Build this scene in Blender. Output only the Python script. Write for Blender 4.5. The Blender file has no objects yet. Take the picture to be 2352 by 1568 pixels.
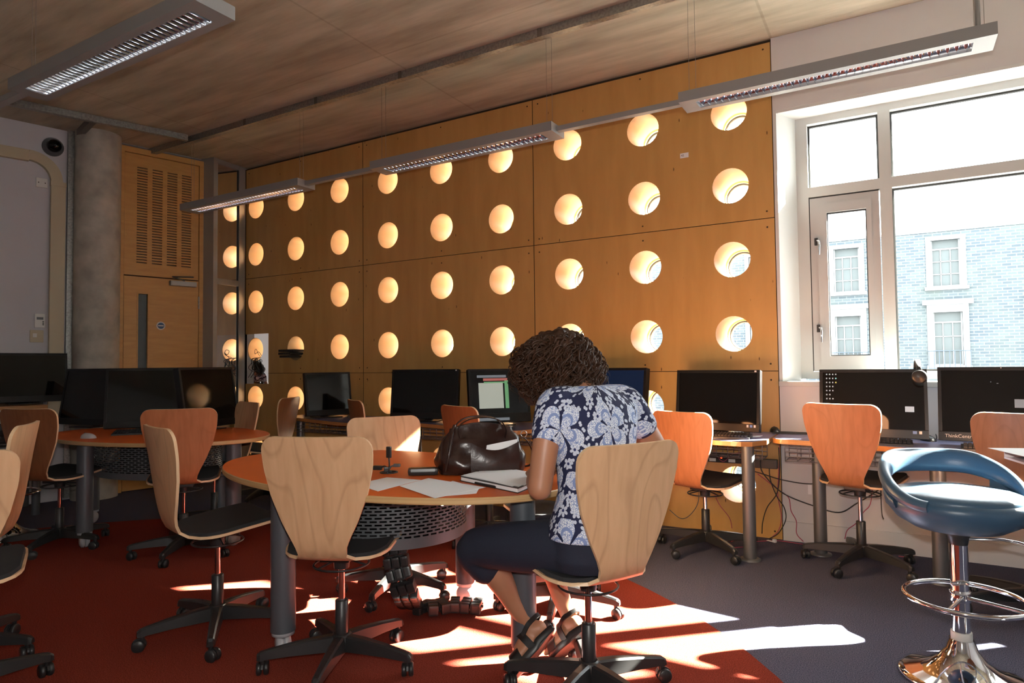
import bpy, bmesh, math, random
from mathutils import Vector, Matrix

# ------------------------------------------------------------------ camera
SC = bpy.context.scene
COL = SC.collection
FPX, YAW, PITCH, ROLL = 1494.13, -0.5318, 0.0364, -0.0109
CAM = Vector((0.679, -4.727, 1.192))
_f = Vector((math.sin(YAW) * math.cos(PITCH), math.cos(YAW) * math.cos(PITCH), math.sin(PITCH)))
_r = Vector((math.cos(YAW), -math.sin(YAW), 0))
_u = _r.cross(_f)
_r, _u = (_r * math.cos(ROLL) + _u * math.sin(ROLL)), (_u * math.cos(ROLL) - _r * math.sin(ROLL))
cd = bpy.data.cameras.new('camera')
cam = bpy.data.objects.new('camera', cd)
COL.objects.link(cam)
cam.matrix_world = Matrix(((_r.x, _u.x, -_f.x, CAM.x), (_r.y, _u.y, -_f.y, CAM.y), (_r.z, _u.z, -_f.z, CAM.z), (0, 0, 0, 1)))
cd.sensor_width = 36.0
cd.lens = 36.0 * FPX / 2352.0
cd.clip_start = 0.02
SC.camera = cam

def ray(px, py):
    return _r * ((px - 1176) / FPX) - _u * ((py - 784) / FPX) + _f
def at_z(px, py, z=0.0):                      # pixel -> point on a horizontal surface
    d = ray(px, py)
    return CAM + d * ((z - CAM.z) / d.z)
def at_d(px, py, d):                          # pixel -> point at a given depth from the camera
    return CAM + ray(px, py) * d
def at_y(px, py, y):                          # pixel -> point on a plane parallel to the plywood wall
    d = ray(px, py)
    return CAM + d * ((y - CAM.y) / d.y)

# ------------------------------------------------------------------ world, sun, flash, exposure
w = bpy.data.worlds.new('sky')
SC.world = w
w.use_nodes = True
bg = w.node_tree.nodes['Background']
bg.inputs[0].default_value = (0.93, 0.97, 1.0, 1)
bg.inputs[1].default_value = 8.0
sd = bpy.data.lights.new('sun', 'SUN')
sd.energy = 200.0
sd.angle = math.radians(0.6)
sd.color = (1.0, 0.93, 0.80)
sun = bpy.data.objects.new('sun', sd)
COL.objects.link(sun)
sun.rotation_euler = Vector((-1.10, -1.03, -1.0)).to_track_quat('-Z', 'Y').to_euler()
sun.location = (6, 8, 9)
fd = bpy.data.lights.new('camera_flash', 'POINT')   # the photographer's flash: its shadows show on the window wall
fd.energy = 85.0
fd.shadow_soft_size = 0.02
fd.color = (1.0, 0.96, 0.9)
flash = bpy.data.objects.new('camera_flash', fd)
COL.objects.link(flash)
flash.location = CAM + _u * 0.12
SC.view_settings.view_transform = 'Standard'
SC.view_settings.look = 'None'
SC.view_settings.gamma = 1.0
SC.view_settings.exposure = 0.68
SC.view_settings.use_curve_mapping = False
SC.cycles.max_bounces = 9
SC.cycles.diffuse_bounces = 5
SC.cycles.transparent_max_bounces = 12
SC.cycles.sample_clamp_indirect = 6.0
SC.cycles.caustics_reflective = False
SC.cycles.caustics_refractive = False
random.seed(7)

# ------------------------------------------------------------------ materials
MATS = {}
def nt(name):
    m = bpy.data.materials.new(name)
    m.use_nodes = True
    n = m.node_tree
    return m, n, n.nodes['Principled BSDF']
def mat(name, col, rough=0.5, metal=0.0, spec=0.5, emit=None, estr=0.0, coat=0.0, noise=0.0, nscale=40.0, bump=0.0, sheen=0.0):
    if name in MATS:
        return MATS[name]
    m, n, b = nt(name)
    b.inputs['Base Color'].default_value = (*col, 1)
    b.inputs['Roughness'].default_value = rough
    b.inputs['Metallic'].default_value = metal
    b.inputs['Specular IOR Level'].default_value = spec
    b.inputs['Coat Weight'].default_value = coat
    if emit:
        b.inputs['Emission Color'].default_value = (*emit, 1)
        b.inputs['Emission Strength'].default_value = estr
    if noise or bump:
        tc = n.nodes.new('ShaderNodeTexCoord')
        tx = n.nodes.new('ShaderNodeTexNoise')
        tx.inputs['Scale'].default_value = nscale
        tx.inputs['Detail'].default_value = 6
        n.links.new(tc.outputs['Object'], tx.inputs['Vector'])
        if noise:
            cr = n.nodes.new('ShaderNodeValToRGB')
            cr.color_ramp.elements[0].position = 0.3
            cr.color_ramp.elements[1].position = 0.7
            cr.color_ramp.elements[0].color = (*[c * (1 - noise) for c in col], 1)
            cr.color_ramp.elements[1].color = (*[min(1, c * (1 + noise)) for c in col], 1)
            n.links.new(tx.outputs['Fac'], cr.inputs['Fac'])
            n.links.new(cr.outputs['Color'], b.inputs['Base Color'])
        if bump:
            bp = n.nodes.new('ShaderNodeBump')
            bp.inputs['Strength'].default_value = bump
            bp.inputs['Distance'].default_value = 0.01
            n.links.new(tx.outputs['Fac'], bp.inputs['Height'])
            n.links.new(bp.outputs['Normal'], b.inputs['Normal'])
    MATS[name] = m
    return m
def wood(name, c1, c2, scale=(30, 30, 3), rough=0.4, rings=0.0, ringscale=3.0, fleck=None, coat=0.0, nscale=1.0):
    """veneer: noise stretched along the grain, broad cathedral bands, dark flecks"""
    m, n, b = nt(name)
    L = n.links.new
    tc = n.nodes.new('ShaderNodeTexCoord')
    oi = n.nodes.new('ShaderNodeObjectInfo')
    mp = n.nodes.new('ShaderNodeMapping')
    mp.inputs['Scale'].default_value = scale
    L(tc.outputs['Object'], mp.inputs['Vector'])
    sc = n.nodes.new('ShaderNodeVectorMath'); sc.operation = 'SCALE'
    sc.inputs[0].default_value = (7.3, 3.1, 5.7)
    L(oi.outputs['Random'], sc.inputs['Scale'])
    ad = n.nodes.new('ShaderNodeVectorMath'); ad.operation = 'ADD'
    L(mp.outputs['Vector'], ad.inputs[0]); L(sc.outputs[0], ad.inputs[1])
    tx = n.nodes.new('ShaderNodeTexNoise')
    tx.inputs['Scale'].default_value = nscale
    tx.inputs['Detail'].default_value = 5
    tx.inputs['Distortion'].default_value = 0.3
    L(ad.outputs[0], tx.inputs['Vector'])
    cr = n.nodes.new('ShaderNodeValToRGB')
    cr.color_ramp.elements[0].position = 0.25
    cr.color_ramp.elements[1].position = 0.75
    cr.color_ramp.elements[0].color = (*c1, 1)
    cr.color_ramp.elements[1].color = (*c2, 1)
    L(tx.outputs['Fac'], cr.inputs['Fac'])
    out = cr.outputs['Color']
    if rings:
        m2 = n.nodes.new('ShaderNodeMapping')
        m2.inputs['Scale'].default_value = (ringscale, ringscale, ringscale * 0.28)
        L(tc.outputs['Object'], m2.inputs['Vector'])
        a2 = n.nodes.new('ShaderNodeVectorMath'); a2.operation = 'ADD'
        L(m2.outputs['Vector'], a2.inputs[0]); L(sc.outputs[0], a2.inputs[1])
        t2 = n.nodes.new('ShaderNodeTexNoise')
        t2.inputs['Scale'].default_value = 1.0
        t2.inputs['Detail'].default_value = 1.5
        L(a2.outputs[0], t2.inputs['Vector'])
        mu = n.nodes.new('ShaderNodeMath'); mu.operation = 'MULTIPLY'; mu.inputs[1].default_value = 14.0
        L(t2.outputs['Fac'], mu.inputs[0])
        fr = n.nodes.new('ShaderNodeMath'); fr.operation = 'FRACT'
        L(mu.outputs[0], fr.inputs[0])
        c2r = n.nodes.new('ShaderNodeValToRGB')
        e = c2r.color_ramp.elements
        e[0].position = 0.0; e[0].color = (1 - rings, 1 - rings * 1.15, 1 - rings * 1.3, 1)
        e[1].position = 0.16; e[1].color = (1, 1, 1, 1)
        x = e.new(0.9); x.color = (1, 1, 1, 1)
        x = e.new(1.0); x.color = (1 - rings, 1 - rings * 1.15, 1 - rings * 1.3, 1)
        L(fr.outputs[0], c2r.inputs['Fac'])
        mx = n.nodes.new('ShaderNodeMix'); mx.data_type = 'RGBA'; mx.blend_type = 'MULTIPLY'
        mx.inputs['Factor'].default_value = 1.0
        L(out, mx.inputs['A']); L(c2r.outputs['Color'], mx.inputs['B'])
        out = mx.outputs['Result']
    if fleck:
        m3 = n.nodes.new('ShaderNodeMapping')
        m3.inputs['Scale'].default_value = fleck
        L(tc.outputs['Object'], m3.inputs['Vector'])
        vo = n.nodes.new('ShaderNodeTexVoronoi')
        vo.inputs['Scale'].default_value = 1.0
        L(m3.outputs['Vector'], vo.inputs['Vector'])
        c3 = n.nodes.new('ShaderNodeValToRGB')
        c3.color_ramp.elements[0].position = 0.035; c3.color_ramp.elements[0].color = (0.25, 0.2, 0.15, 1)
        c3.color_ramp.elements[1].position = 0.07; c3.color_ramp.elements[1].color = (1, 1, 1, 1)
        L(vo.outputs['Distance'], c3.inputs['Fac'])
        mx = n.nodes.new('ShaderNodeMix'); mx.data_type = 'RGBA'; mx.blend_type = 'MULTIPLY'
        mx.inputs['Factor'].default_value = 1.0
        L(out, mx.inputs['A']); L(c3.outputs['Color'], mx.inputs['B'])
        out = mx.outputs['Result']
    L(out, b.inputs['Base Color'])
    b.inputs['Roughness'].default_value = rough
    b.inputs['Coat Weight'].default_value = coat
    MATS[name] = m
    return m
def glass(name, tint=(0.93, 0.97, 0.96), refl=1.0, ior=1.6):
    """thin pane: clear with a Fresnel mirror"""
    m = bpy.data.materials.new(name); m.use_nodes = True
    n = m.node_tree; n.nodes.clear()
    o = n.nodes.new('ShaderNodeOutputMaterial')
    t = n.nodes.new('ShaderNodeBsdfTransparent'); t.inputs[0].default_value = (*tint, 1)
    g = n.nodes.new('ShaderNodeBsdfGlossy'); g.inputs['Roughness'].default_value = 0.0
    g.inputs['Color'].default_value = (refl, refl, refl, 1)
    fr = n.nodes.new('ShaderNodeFresnel'); fr.inputs['IOR'].default_value = ior
    mx = n.nodes.new('ShaderNodeMixShader')
    n.links.new(fr.outputs[0], mx.inputs[0]); n.links.new(t.outputs[0], mx.inputs[1]); n.links.new(g.outputs[0], mx.inputs[2])
    n.links.new(mx.outputs[0], o.inputs[0])
    MATS[name] = m
    return m
def carpet(name, c1, c2):
    m, n, b = nt(name)
    tc = n.nodes.new('ShaderNodeTexCoord')
    tx = n.nodes.new('ShaderNodeTexNoise'); tx.inputs['Scale'].default_value = 260; tx.inputs['Detail'].default_value = 3
    n.links.new(tc.outputs['Object'], tx.inputs['Vector'])
    cr = n.nodes.new('ShaderNodeValToRGB')
    cr.color_ramp.elements[0].position = 0.36; cr.color_ramp.elements[0].color = (*c1, 1)
    cr.color_ramp.elements[1].position = 0.66; cr.color_ramp.elements[1].color = (*c2, 1)
    n.links.new(tx.outputs['Fac'], cr.inputs['Fac']); n.links.new(cr.outputs['Color'], b.inputs['Base Color'])
    bp = n.nodes.new('ShaderNodeBump'); bp.inputs['Strength'].default_value = 0.6; bp.inputs['Distance'].default_value = 0.004
    n.links.new(tx.outputs['Fac'], bp.inputs['Height']); n.links.new(bp.outputs['Normal'], b.inputs['Normal'])
    b.inputs['Roughness'].default_value = 1.0
    b.inputs['Specular IOR Level'].default_value = 0.0
    MATS[name] = m
    return m

carpet('carpet_blue', (0.045, 0.048, 0.078), (0.155, 0.155, 0.215))
carpet('carpet_red', (0.14, 0.026, 0.017), (0.32, 0.062, 0.042))
wood('ply_wall', (0.49, 0.275, 0.08), (0.61, 0.355, 0.115), scale=(9, 9, 1.6), rough=0.38, fleck=(13, 13, 4.2))
wood('ply_tube', (0.64, 0.47, 0.29), (0.72, 0.54, 0.35), scale=(3, 3, 9), rough=0.5)
wood('door_wood', (0.55, 0.28, 0.08), (0.66, 0.36, 0.11), scale=(4, 4, 30), rough=0.4)
wood('birch', (0.56, 0.34, 0.185), (0.66, 0.42, 0.24), scale=(40, 40, 3), rough=0.38, rings=0.16, ringscale=3.2)
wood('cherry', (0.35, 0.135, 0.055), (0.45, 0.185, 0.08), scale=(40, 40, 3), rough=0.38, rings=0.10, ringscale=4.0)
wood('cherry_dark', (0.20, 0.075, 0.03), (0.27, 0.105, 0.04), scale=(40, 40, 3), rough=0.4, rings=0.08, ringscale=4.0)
wood('ply_edge', (0.42, 0.25, 0.10), (0.62, 0.42, 0.2), scale=(2, 2, 260), rough=0.4, coat=0.3)
mat('ply_edge_light', (0.72, 0.5, 0.3), 0.4)
wood('desk_edge', (0.36, 0.16, 0.05), (0.5, 0.25, 0.09), scale=(3, 3, 220), rough=0.3, coat=0.4)
mat('dark_gap', (0.05, 0.03, 0.015), 0.9)
mat('white_wall', (0.66, 0.66, 0.675), 0.75, noise=0.03, nscale=3, bump=0.03)
mat('grey_wall', (0.55, 0.54, 0.58), 0.75, noise=0.03, nscale=2)
mat('white_frame', (0.50, 0.515, 0.51), 0.4)
mat('sash_white', (0.43, 0.435, 0.44), 0.4)
mat('white_reveal', (0.68, 0.70, 0.69), 0.6)
mat('gasket', (0.02, 0.02, 0.02), 0.6)
mat('galv', (0.34, 0.35, 0.34), 0.38, metal=0.85, noise=0.25, nscale=60)
mat('galv_dark', (0.20, 0.19, 0.17), 0.45, metal=0.7)
mat('cream_plastic', (0.50, 0.42, 0.29), 0.5)
mat('white_plastic', (0.72, 0.71, 0.68), 0.4)
mat('alu_frame', (0.38, 0.38, 0.37), 0.45, metal=0.5)
mat('lamp_body', (0.31, 0.31, 0.31), 0.45, metal=0.35)
mat('louvre', (0.86, 0.87, 0.9), 0.12, metal=1.0)
mat('tube_light', (1, 1, 1), 0.5, emit=(0.8, 0.88, 1.0), estr=14.0)
mat('wire', (0.35, 0.33, 0.3), 0.4, metal=0.8)
mat('chrome', (0.85, 0.85, 0.86), 0.06, metal=1.0)
mat('steel_rod', (0.75, 0.75, 0.77), 0.12, metal=1.0)
mat('black_plastic', (0.018, 0.018, 0.019), 0.38)
mat('black_matte', (0.014, 0.014, 0.015), 0.7)
mat('bezel', (0.008, 0.008, 0.009), 0.35, spec=0.25)
mat('screen_off', (0.004, 0.004, 0.004), 0.06, spec=0.28)
mat('seat_fabric', (0.016, 0.016, 0.018), 0.85, bump=0.2, nscale=500)
mat('leg_paint', (0.10, 0.11, 0.125), 0.42, metal=0.35)
mat('leg_steel', (0.16, 0.165, 0.17), 0.4, metal=0.6)
mat('caster_grey', (0.42, 0.43, 0.46), 0.35)
mat('orange_top', (0.66, 0.11, 0.008), 0.45, noise=0.04, nscale=6)
mat('blue_top', (0.115, 0.125, 0.24), 0.3)
mat('paper', (0.88, 0.89, 0.91), 0.8)
mat('pink_cable', (0.42, 0.07, 0.13), 0.5)
mat('black_cable', (0.012, 0.012, 0.012), 0.45)
mat('white_cable', (0.7, 0.68, 0.68), 0.5)
mat('steel_grey', (0.115, 0.125, 0.135), 0.42, metal=0.35)
mat('basket_wire', (0.30, 0.29, 0.30), 0.4, metal=0.6)
mat('blue_leather', (0.045, 0.10, 0.165), 0.33, bump=0.08, nscale=350)
mat('black_leather', (0.015, 0.014, 0.014), 0.35)
mat('led_red', (0.8, 0.02, 0.01), 0.4, emit=(1, 0.04, 0.01), estr=4.0)
glass('window_glass')
glass('panel_glass', (0.7, 0.68, 0.6), ior=3.4)

def concrete():
    m, n, b = nt('concrete_ceiling')
    L = n.links.new
    tc = n.nodes.new('ShaderNodeTexCoord')
    mp = n.nodes.new('ShaderNodeMapping'); mp.inputs['Scale'].default_value = (0.9, 5, 1)
    L(tc.outputs['Object'], mp.inputs['Vector'])
    t1 = n.nodes.new('ShaderNodeTexNoise'); t1.inputs['Scale'].default_value = 1.6; t1.inputs['Detail'].default_value = 8
    L(mp.outputs['Vector'], t1.inputs['Vector'])
    cr = n.nodes.new('ShaderNodeValToRGB')
    cr.color_ramp.elements[0].position = 0.3; cr.color_ramp.elements[0].color = (0.33, 0.29, 0.215, 1)
    cr.color_ramp.elements[1].position = 0.72; cr.color_ramp.elements[1].color = (0.57, 0.515, 0.40, 1)
    L(t1.outputs['Fac'], cr.inputs['Fac'])
    br = n.nodes.new('ShaderNodeTexBrick')          # faint shutter-board joints
    br.offset = 0.0
    br.inputs['Scale'].default_value = 1.0; br.inputs['Brick Width'].default_value = 2.44; br.inputs['Row Height'].default_value = 1.22
    br.inputs['Mortar Size'].default_value = 0.012; br.inputs['Mortar Smooth'].default_value = 0.6
    br.inputs['Color1'].default_value = (1, 1, 1, 1); br.inputs['Color2'].default_value = (0.9, 0.89, 0.87, 1); br.inputs['Mortar'].default_value = (0.72, 0.7, 0.66, 1)
    L(tc.outputs['Object'], br.inputs['Vector'])
    mm = n.nodes.new('ShaderNodeMix'); mm.data_type = 'RGBA'; mm.blend_type = 'MULTIPLY'; mm.inputs['Factor'].default_value = 0.8
    L(cr.outputs['Color'], mm.inputs['A']); L(br.outputs['Color'], mm.inputs['B'])
    L(mm.outputs['Result'], b.inputs['Base Color'])
    t2 = n.nodes.new('ShaderNodeTexNoise'); t2.inputs['Scale'].default_value = 9; t2.inputs['Detail'].default_value = 8
    L(mp.outputs['Vector'], t2.inputs['Vector'])
    bp = n.nodes.new('ShaderNodeBump'); bp.inputs['Strength'].default_value = 0.25; bp.inputs['Distance'].default_value = 0.01
    L(t2.outputs['Fac'], bp.inputs['Height']); L(bp.outputs['Normal'], b.inputs['Normal'])
    b.inputs['Roughness'].default_value = 0.7
    MATS['concrete_ceiling'] = m
concrete()
mat('column_concrete', (0.42, 0.39, 0.34), 0.8, noise=0.22, nscale=7, bump=0.3)

# ------------------------------------------------------------------ mesh helpers
class MB:
    def __init__(self):
        self.v, self.f, self.m, self.s = [], [], [], []
    def add(self, vs, fs, mi=0, smooth=False):
        o = len(self.v)
        self.v += [tuple(p) for p in vs]
        self.f += [tuple(i + o for i in f) for f in fs]
        self.m += [mi] * len(fs)
        self.s += [smooth] * len(fs)
        return self
    def box(self, c, d, mi=0, rz=0.0, bev=0.0, rot=None):
        x, y, z = d[0] / 2, d[1] / 2, d[2] / 2
        if bev:
            b = min(bev, x, y, z) * 0.999
            vs, fs = [], []
            bm = bmesh.new()
            bmesh.ops.create_cube(bm, size=1.0)
            for q in bm.verts:
                q.co = Vector((q.co.x * d[0], q.co.y * d[1], q.co.z * d[2]))
            bmesh.ops.bevel(bm, geom=bm.edges[:], offset=b, segments=2, profile=0.7, affect='EDGES')
            bm.verts.index_update()
            vs = [q.co.copy() for q in bm.verts]
            fs = [[q.index for q in f.verts] for f in bm.faces]
            bm.free()
        else:
            vs = [Vector(p) for p in ((-x, -y, -z), (x, -y, -z), (x, y, -z), (-x, y, -z), (-x, -y, z), (x, -y, z), (x, y, z), (-x, y, z))]
            fs = [(0, 3, 2, 1), (4, 5, 6, 7), (0, 1, 5, 4), (1, 2, 6, 5), (2, 3, 7, 6), (3, 0, 4, 7)]
        M = (rot.to_3x3() if rot is not None else Matrix.Rotation(rz, 3, 'Z'))
        c = Vector(c)
        return self.add([M @ p + c for p in vs], fs, mi)
    def box2(self, a, b, mi=0, bev=0.0):
        a, b = Vector(a), Vector(b)
        return self.box((a + b) / 2, [abs(b[i] - a[i]) for i in range(3)], mi, bev=bev)
    def lathe(self, prof, c=(0, 0, 0), n=24, mi=0, smooth=True, cap=True):
        c = Vector(c)
        vs, fs = [], []
        for r, z in prof:
            for k in range(n):
                a = 2 * math.pi * k / n
                vs.append(c + Vector((r * math.cos(a), r * math.sin(a), z)))
        for i in range(len(prof) - 1):
            for k in range(n):
                k2 = (k + 1) % n
                fs.append((i * n + k, i * n + k2, (i + 1) * n + k2, (i + 1) * n + k))
        self.add(vs, fs, mi, smooth)
        if cap:
            self.add(vs[:n], [tuple(reversed(range(n)))], mi)
            self.add(vs[-n:], [tuple(range(n))], mi)
        return self
    def tube(self, pts, r, n=8, mi=0, smooth=True, cap=True, closed=False):
        pts = [Vector(p) for p in pts]
        N = len(pts)
        rs = r if isinstance(r, (list, tuple)) else [r] * N
        vs, fs = [], []
        up = None
        for i, p in enumerate(pts):
            if closed:
                t = pts[(i + 1) % N] - pts[i - 1]
            else:
                t = pts[min(i + 1, N - 1)] - pts[max(i - 1, 0)]
            if t.length < 1e-9:
                t = Vector((0, 0, 1))
            t.normalize()
            if up is None:
                up = Vector((0, 0, 1)) if abs(t.z) < 0.9 else Vector((1, 0, 0))
            s = t.cross(up)
            if s.length < 1e-6:
                s = t.orthogonal()
            s.normalize()
            up = s.cross(t).normalized()
            for k in range(n):
                a = 2 * math.pi * k / n
                vs.append(p + (s * math.cos(a) + up * math.sin(a)) * rs[i])
        for i in range(N if closed else N - 1):
            j = (i + 1) % N
            for k in range(n):
                k2 = (k + 1) % n
                fs.append((i * n + k, i * n + k2, j * n + k2, j * n + k))
        self.add(vs, fs, mi, smooth)
        if cap and not closed:
            self.add(vs[:n], [tuple(reversed(range(n)))], mi)
            self.add(vs[-n:], [tuple(range(n))], mi)
        return self
    def prism(self, outline, z0, z1, mi=0, side=None, smooth=False):
        """outline: 2D ccw polygon, extruded in z"""
        n = len(outline)
        vs = [Vector((x, y, z0)) for x, y in outline] + [Vector((x, y, z1)) for x, y in outline]
        self.add(vs, [tuple(range(n, 2 * n)), tuple(reversed(range(n)))], mi)
        self.add(vs, [(k, (k + 1) % n, n + (k + 1) % n, n + k) for k in range(n)], mi if side is None else side, smooth)
        return self
    def grid(self, P, mi=0, smooth=True, flip=False):
        a, b = len(P), len(P[0])
        vs = [p for row in P for p in row]
        fs = [(i * b + j, i * b + j + 1, (i + 1) * b + j + 1, (i + 1) * b + j) for i in range(a - 1) for j in range(b - 1)]
        if flip:
            fs = [tuple(reversed(f)) for f in fs]
        return self.add(vs, fs, mi, smooth)
    def xf(self, M):
        self.v = [tuple(M @ Vector(p)) for p in self.v]
        return self
    def mesh(self, name, mats):
        me = bpy.data.meshes.new(name)
        me.from_pydata(self.v, [], self.f)
        for m in mats:
            me.materials.append(MATS[m] if isinstance(m, str) else m)
        for p, mi, s in zip(me.polygons, self.m, self.s):
            p.material_index = mi
            p.use_smooth = s
        me.update()
        return me
def obj(name, mb, mats, parent=None, loc=None, rz=None, kind=None, label=None):
    me = mb.mesh(name, mats if isinstance(mats, (list, tuple)) else [mats]) if isinstance(mb, MB) else mb
    o = bpy.data.objects.new(name, me)
    COL.objects.link(o)
    if parent is not None:
        o.parent = parent
    if loc is not None:
        o.location = loc
    if rz is not None:
        o.rotation_euler = (0, 0, rz)
    if kind:
        o['kind'] = kind
    if label:
        o['label'] = label
    return o
def tag(o, label, cat, group=None):
    o['label'] = label
    o['category'] = cat
    if group:
        o['group'] = group
    return o
def thing(name, label, cat, loc=(0, 0, 0), rz=0.0, group=None):
    o = bpy.data.objects.new(name, None)
    o.empty_display_size = 0.05
    COL.objects.link(o)
    o.location = loc
    o.rotation_euler = (0, 0, rz)
    return tag(o, label, cat, group)
def dup(root, loc, rz, label, group=None, override=None):
    r = root.copy(); COL.objects.link(r)
    r.location = loc; r.rotation_euler = (0, 0, rz); r['label'] = label
    if group: r['group'] = group
    for ch in list(root.children):
        c = ch.copy(); COL.objects.link(c); c.parent = r
        if override and c.name.split('.')[0] in override:
            c.data = override[c.name.split('.')[0]]
        for g in list(ch.children):
            d = g.copy(); COL.objects.link(d); d.parent = c
    return r
def catmull(pts, k=8, closed=False):
    pts = [Vector(p) for p in pts]
    N = len(pts); out = []
    for i in range(N if closed else N - 1):
        p0 = pts[(i - 1) % N] if closed or i > 0 else pts[0] * 2 - pts[1]
        p1, p2 = pts[i], pts[(i + 1) % N]
        p3 = pts[(i + 2) % N] if closed or i + 2 < N else pts[-1] * 2 - pts[-2]
        for j in range(k):
            t = j / k
            out.append(0.5 * ((2 * p1) + (p2 - p0) * t + (2 * p0 - 5 * p1 + 4 * p2 - p3) * t * t + (3 * p1 - p0 - 3 * p2 + p3) * t ** 3))
    if not closed:
        out.append(pts[-1])
    return out
def text_mesh(s, size, depth=0.0):
    c = bpy.data.curves.new('lettering', 'FONT')
    c.body = s; c.size = size; c.extrude = depth
    c.align_x = 'LEFT'
    o = bpy.data.objects.new('lettering', c)
    me = bpy.data.meshes.new_from_object(o)
    bpy.data.objects.remove(o)
    return me
# ------------------------------------------------------------------ the room
H = 3.43
XR, YB = 4.2, -7.2
K = Vector((-5.55, 0, 0))                      # corner of plywood wall and end wall
EE = Vector((-0.2372, -0.9715, 0))             # along the end wall, towards the camera side
EN = Vector((0.9715, -0.2372, 0))              # its normal, into the room
TL = 8.2
far_end = K + EE * TL
def struct(name, mb, mats, **k):
    return obj(name, mb, mats, kind='structure', **k)

floor = struct('floor', MB().prism([(K.x - .6, .5), (far_end.x - .6, YB - .3), (XR + .3, YB - .3), (XR + .3, .5)][::1], -0.12, 0.0), ['carpet_blue'])
cc, cr_ = Vector((-2.25, -4.0)), 3.17
ring = []
for k in range(96):
    a = 2 * math.pi * k / 96
    ring.append((cc.x + cr_ * math.cos(a), cc.y + cr_ * math.sin(a)))
obj('red_carpet', MB().prism(ring, 0.0, 0.004), ['carpet_red'], floor, label='round brick-red carpet inlay')
struct('ceiling', MB().prism([(K.x - .6, .5), (far_end.x - .6, YB - .3), (XR + .3, YB - .3), (XR + .3, .5)], H, H + .2), ['concrete_ceiling'])
struct('wall_right', MB().box2((XR, YB, 0), (XR + .2, .45, H)), ['white_wall'])
struct('wall_front', MB().box2((far_end.x - .3, YB - .2, 0), (XR + .2, YB, H)), ['white_wall'])

# plywood wall with its grid of portholes ------------------------------------------------
DX, DZ, RH, DEP = 0.6345, 0.525, 0.125, 0.43
HX = [-0.294 - DX * k for k in range(9)]
HZ = [2.97 - DZ * k for k in range(6)]
NS = 32
def cell(mb, x0, x1, z0, z1, cx, cz, r, y, flip=False, mi=0):
    """rectangle with a round hole, in the plane y"""
    circ, rect = [], []
    for k in range(NS):
        a = 2 * math.pi * (k + .5) / NS
        c, s = math.cos(a), math.sin(a)
        circ.append((cx + r * c, y, cz + r * s))
        tx = ((x1 - cx) if c > 0 else (x0 - cx)) / c if abs(c) > 1e-9 else 1e9
        tz = ((z1 - cz) if s > 0 else (z0 - cz)) / s if abs(s) > 1e-9 else 1e9
        t = min(tx, tz)
        rect.append((cx + t * c, y, cz + t * s))
    vs = circ + rect
    fs = [(k, (k + 1) % NS, NS + (k + 1) % NS, NS + k) for k in range(NS)]
    corners = [(x1, y, z1), (x0, y, z1), (x0, y, z0), (x1, y, z0)]
    for q, cpt in enumerate(corners):
        ac = math.atan2(cpt[2] - cz, cpt[0] - cx) % (2 * math.pi)
        k = int((ac / (2 * math.pi) * NS) - .5) % NS
        vs.append(cpt)
        fs.append((NS + k, NS + (k + 1) % NS, len(vs) - 1))
    if flip:
        fs = [tuple(reversed(f)) for f in fs]
    mb.add(vs, fs, mi)
def plate(mb, x0, x1, z0, z1, y0, y1, r, mi=0, edge=0):
    """slab between y0 (room side) and y1 with the portholes that fall inside it"""
    xs = [x for x in HX if x0 < x < x1]
    zs = [z for z in HZ if z0 < z < z1]
    cxs = [(x0 if i == len(xs) - 1 else x - DX / 2, x1 if i == 0 else x + DX / 2, x) for i, x in enumerate(xs)]
    czs = [(z0 if i == len(zs) - 1 else z - DZ / 2, z1 if i == 0 else z + DZ / 2, z) for i, z in enumerate(zs)]
    for a, b, x in cxs:
        for c, d, z in czs:
            cell(mb, a, b, c, d, x, z, r, y0, False, mi)
            cell(mb, a, b, c, d, x, z, r, y1, True, mi)
    for (p, q) in (((x0, z0), (x1, z0)), ((x1, z0), (x1, z1)), ((x1, z1), (x0, z1)), ((x0, z1), (x0, z0))):
        mb.add([(p[0], y0, p[1]), (q[0], y0, q[1]), (q[0], y1, q[1]), (p[0], y1, p[1])], [(0, 1, 2, 3)], edge)
XS = [K.x + 0.01, -3.784, -1.880, -0.004]
ZS = [0.0, 1.1325, 2.1825, H - .005]
mb = MB()
plate(mb, K.x - .3, -0.0, 0.0, H, 0.019, DEP + .03, RH + .001)
wall_back = struct('wall_back', mb, ['dark_gap'])
g = 0.003
for i in range(3):
    for j in range(3):
        mb = MB()
        plate(mb, XS[i] + g, XS[i + 1] - g, ZS[j] + (g if j else 0), ZS[j + 1] - (g * .6 if j < 2 else .02), 0.0, 0.018, RH, 0, 1)
        p = obj('plywood_panel', mb, ['ply_wall', 'dark_gap'], wall_back)
        sc = MB()
        for x in (XS[i] + .05, (XS[i] + XS[i + 1]) / 2, XS[i + 1] - .05):
            for z in (ZS[j] + .05, ZS[j + 1] - .06):
                sc.lathe([(.007, 0), (.004, .0015)], n=8)
                sc.v[-8 * 4:] = [(v[0] + x, -v[2] + .0002, v[1] + z) for v in sc.v[-8 * 4:]]
        obj('panel_screw', sc, ['dark_gap'], p)
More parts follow.
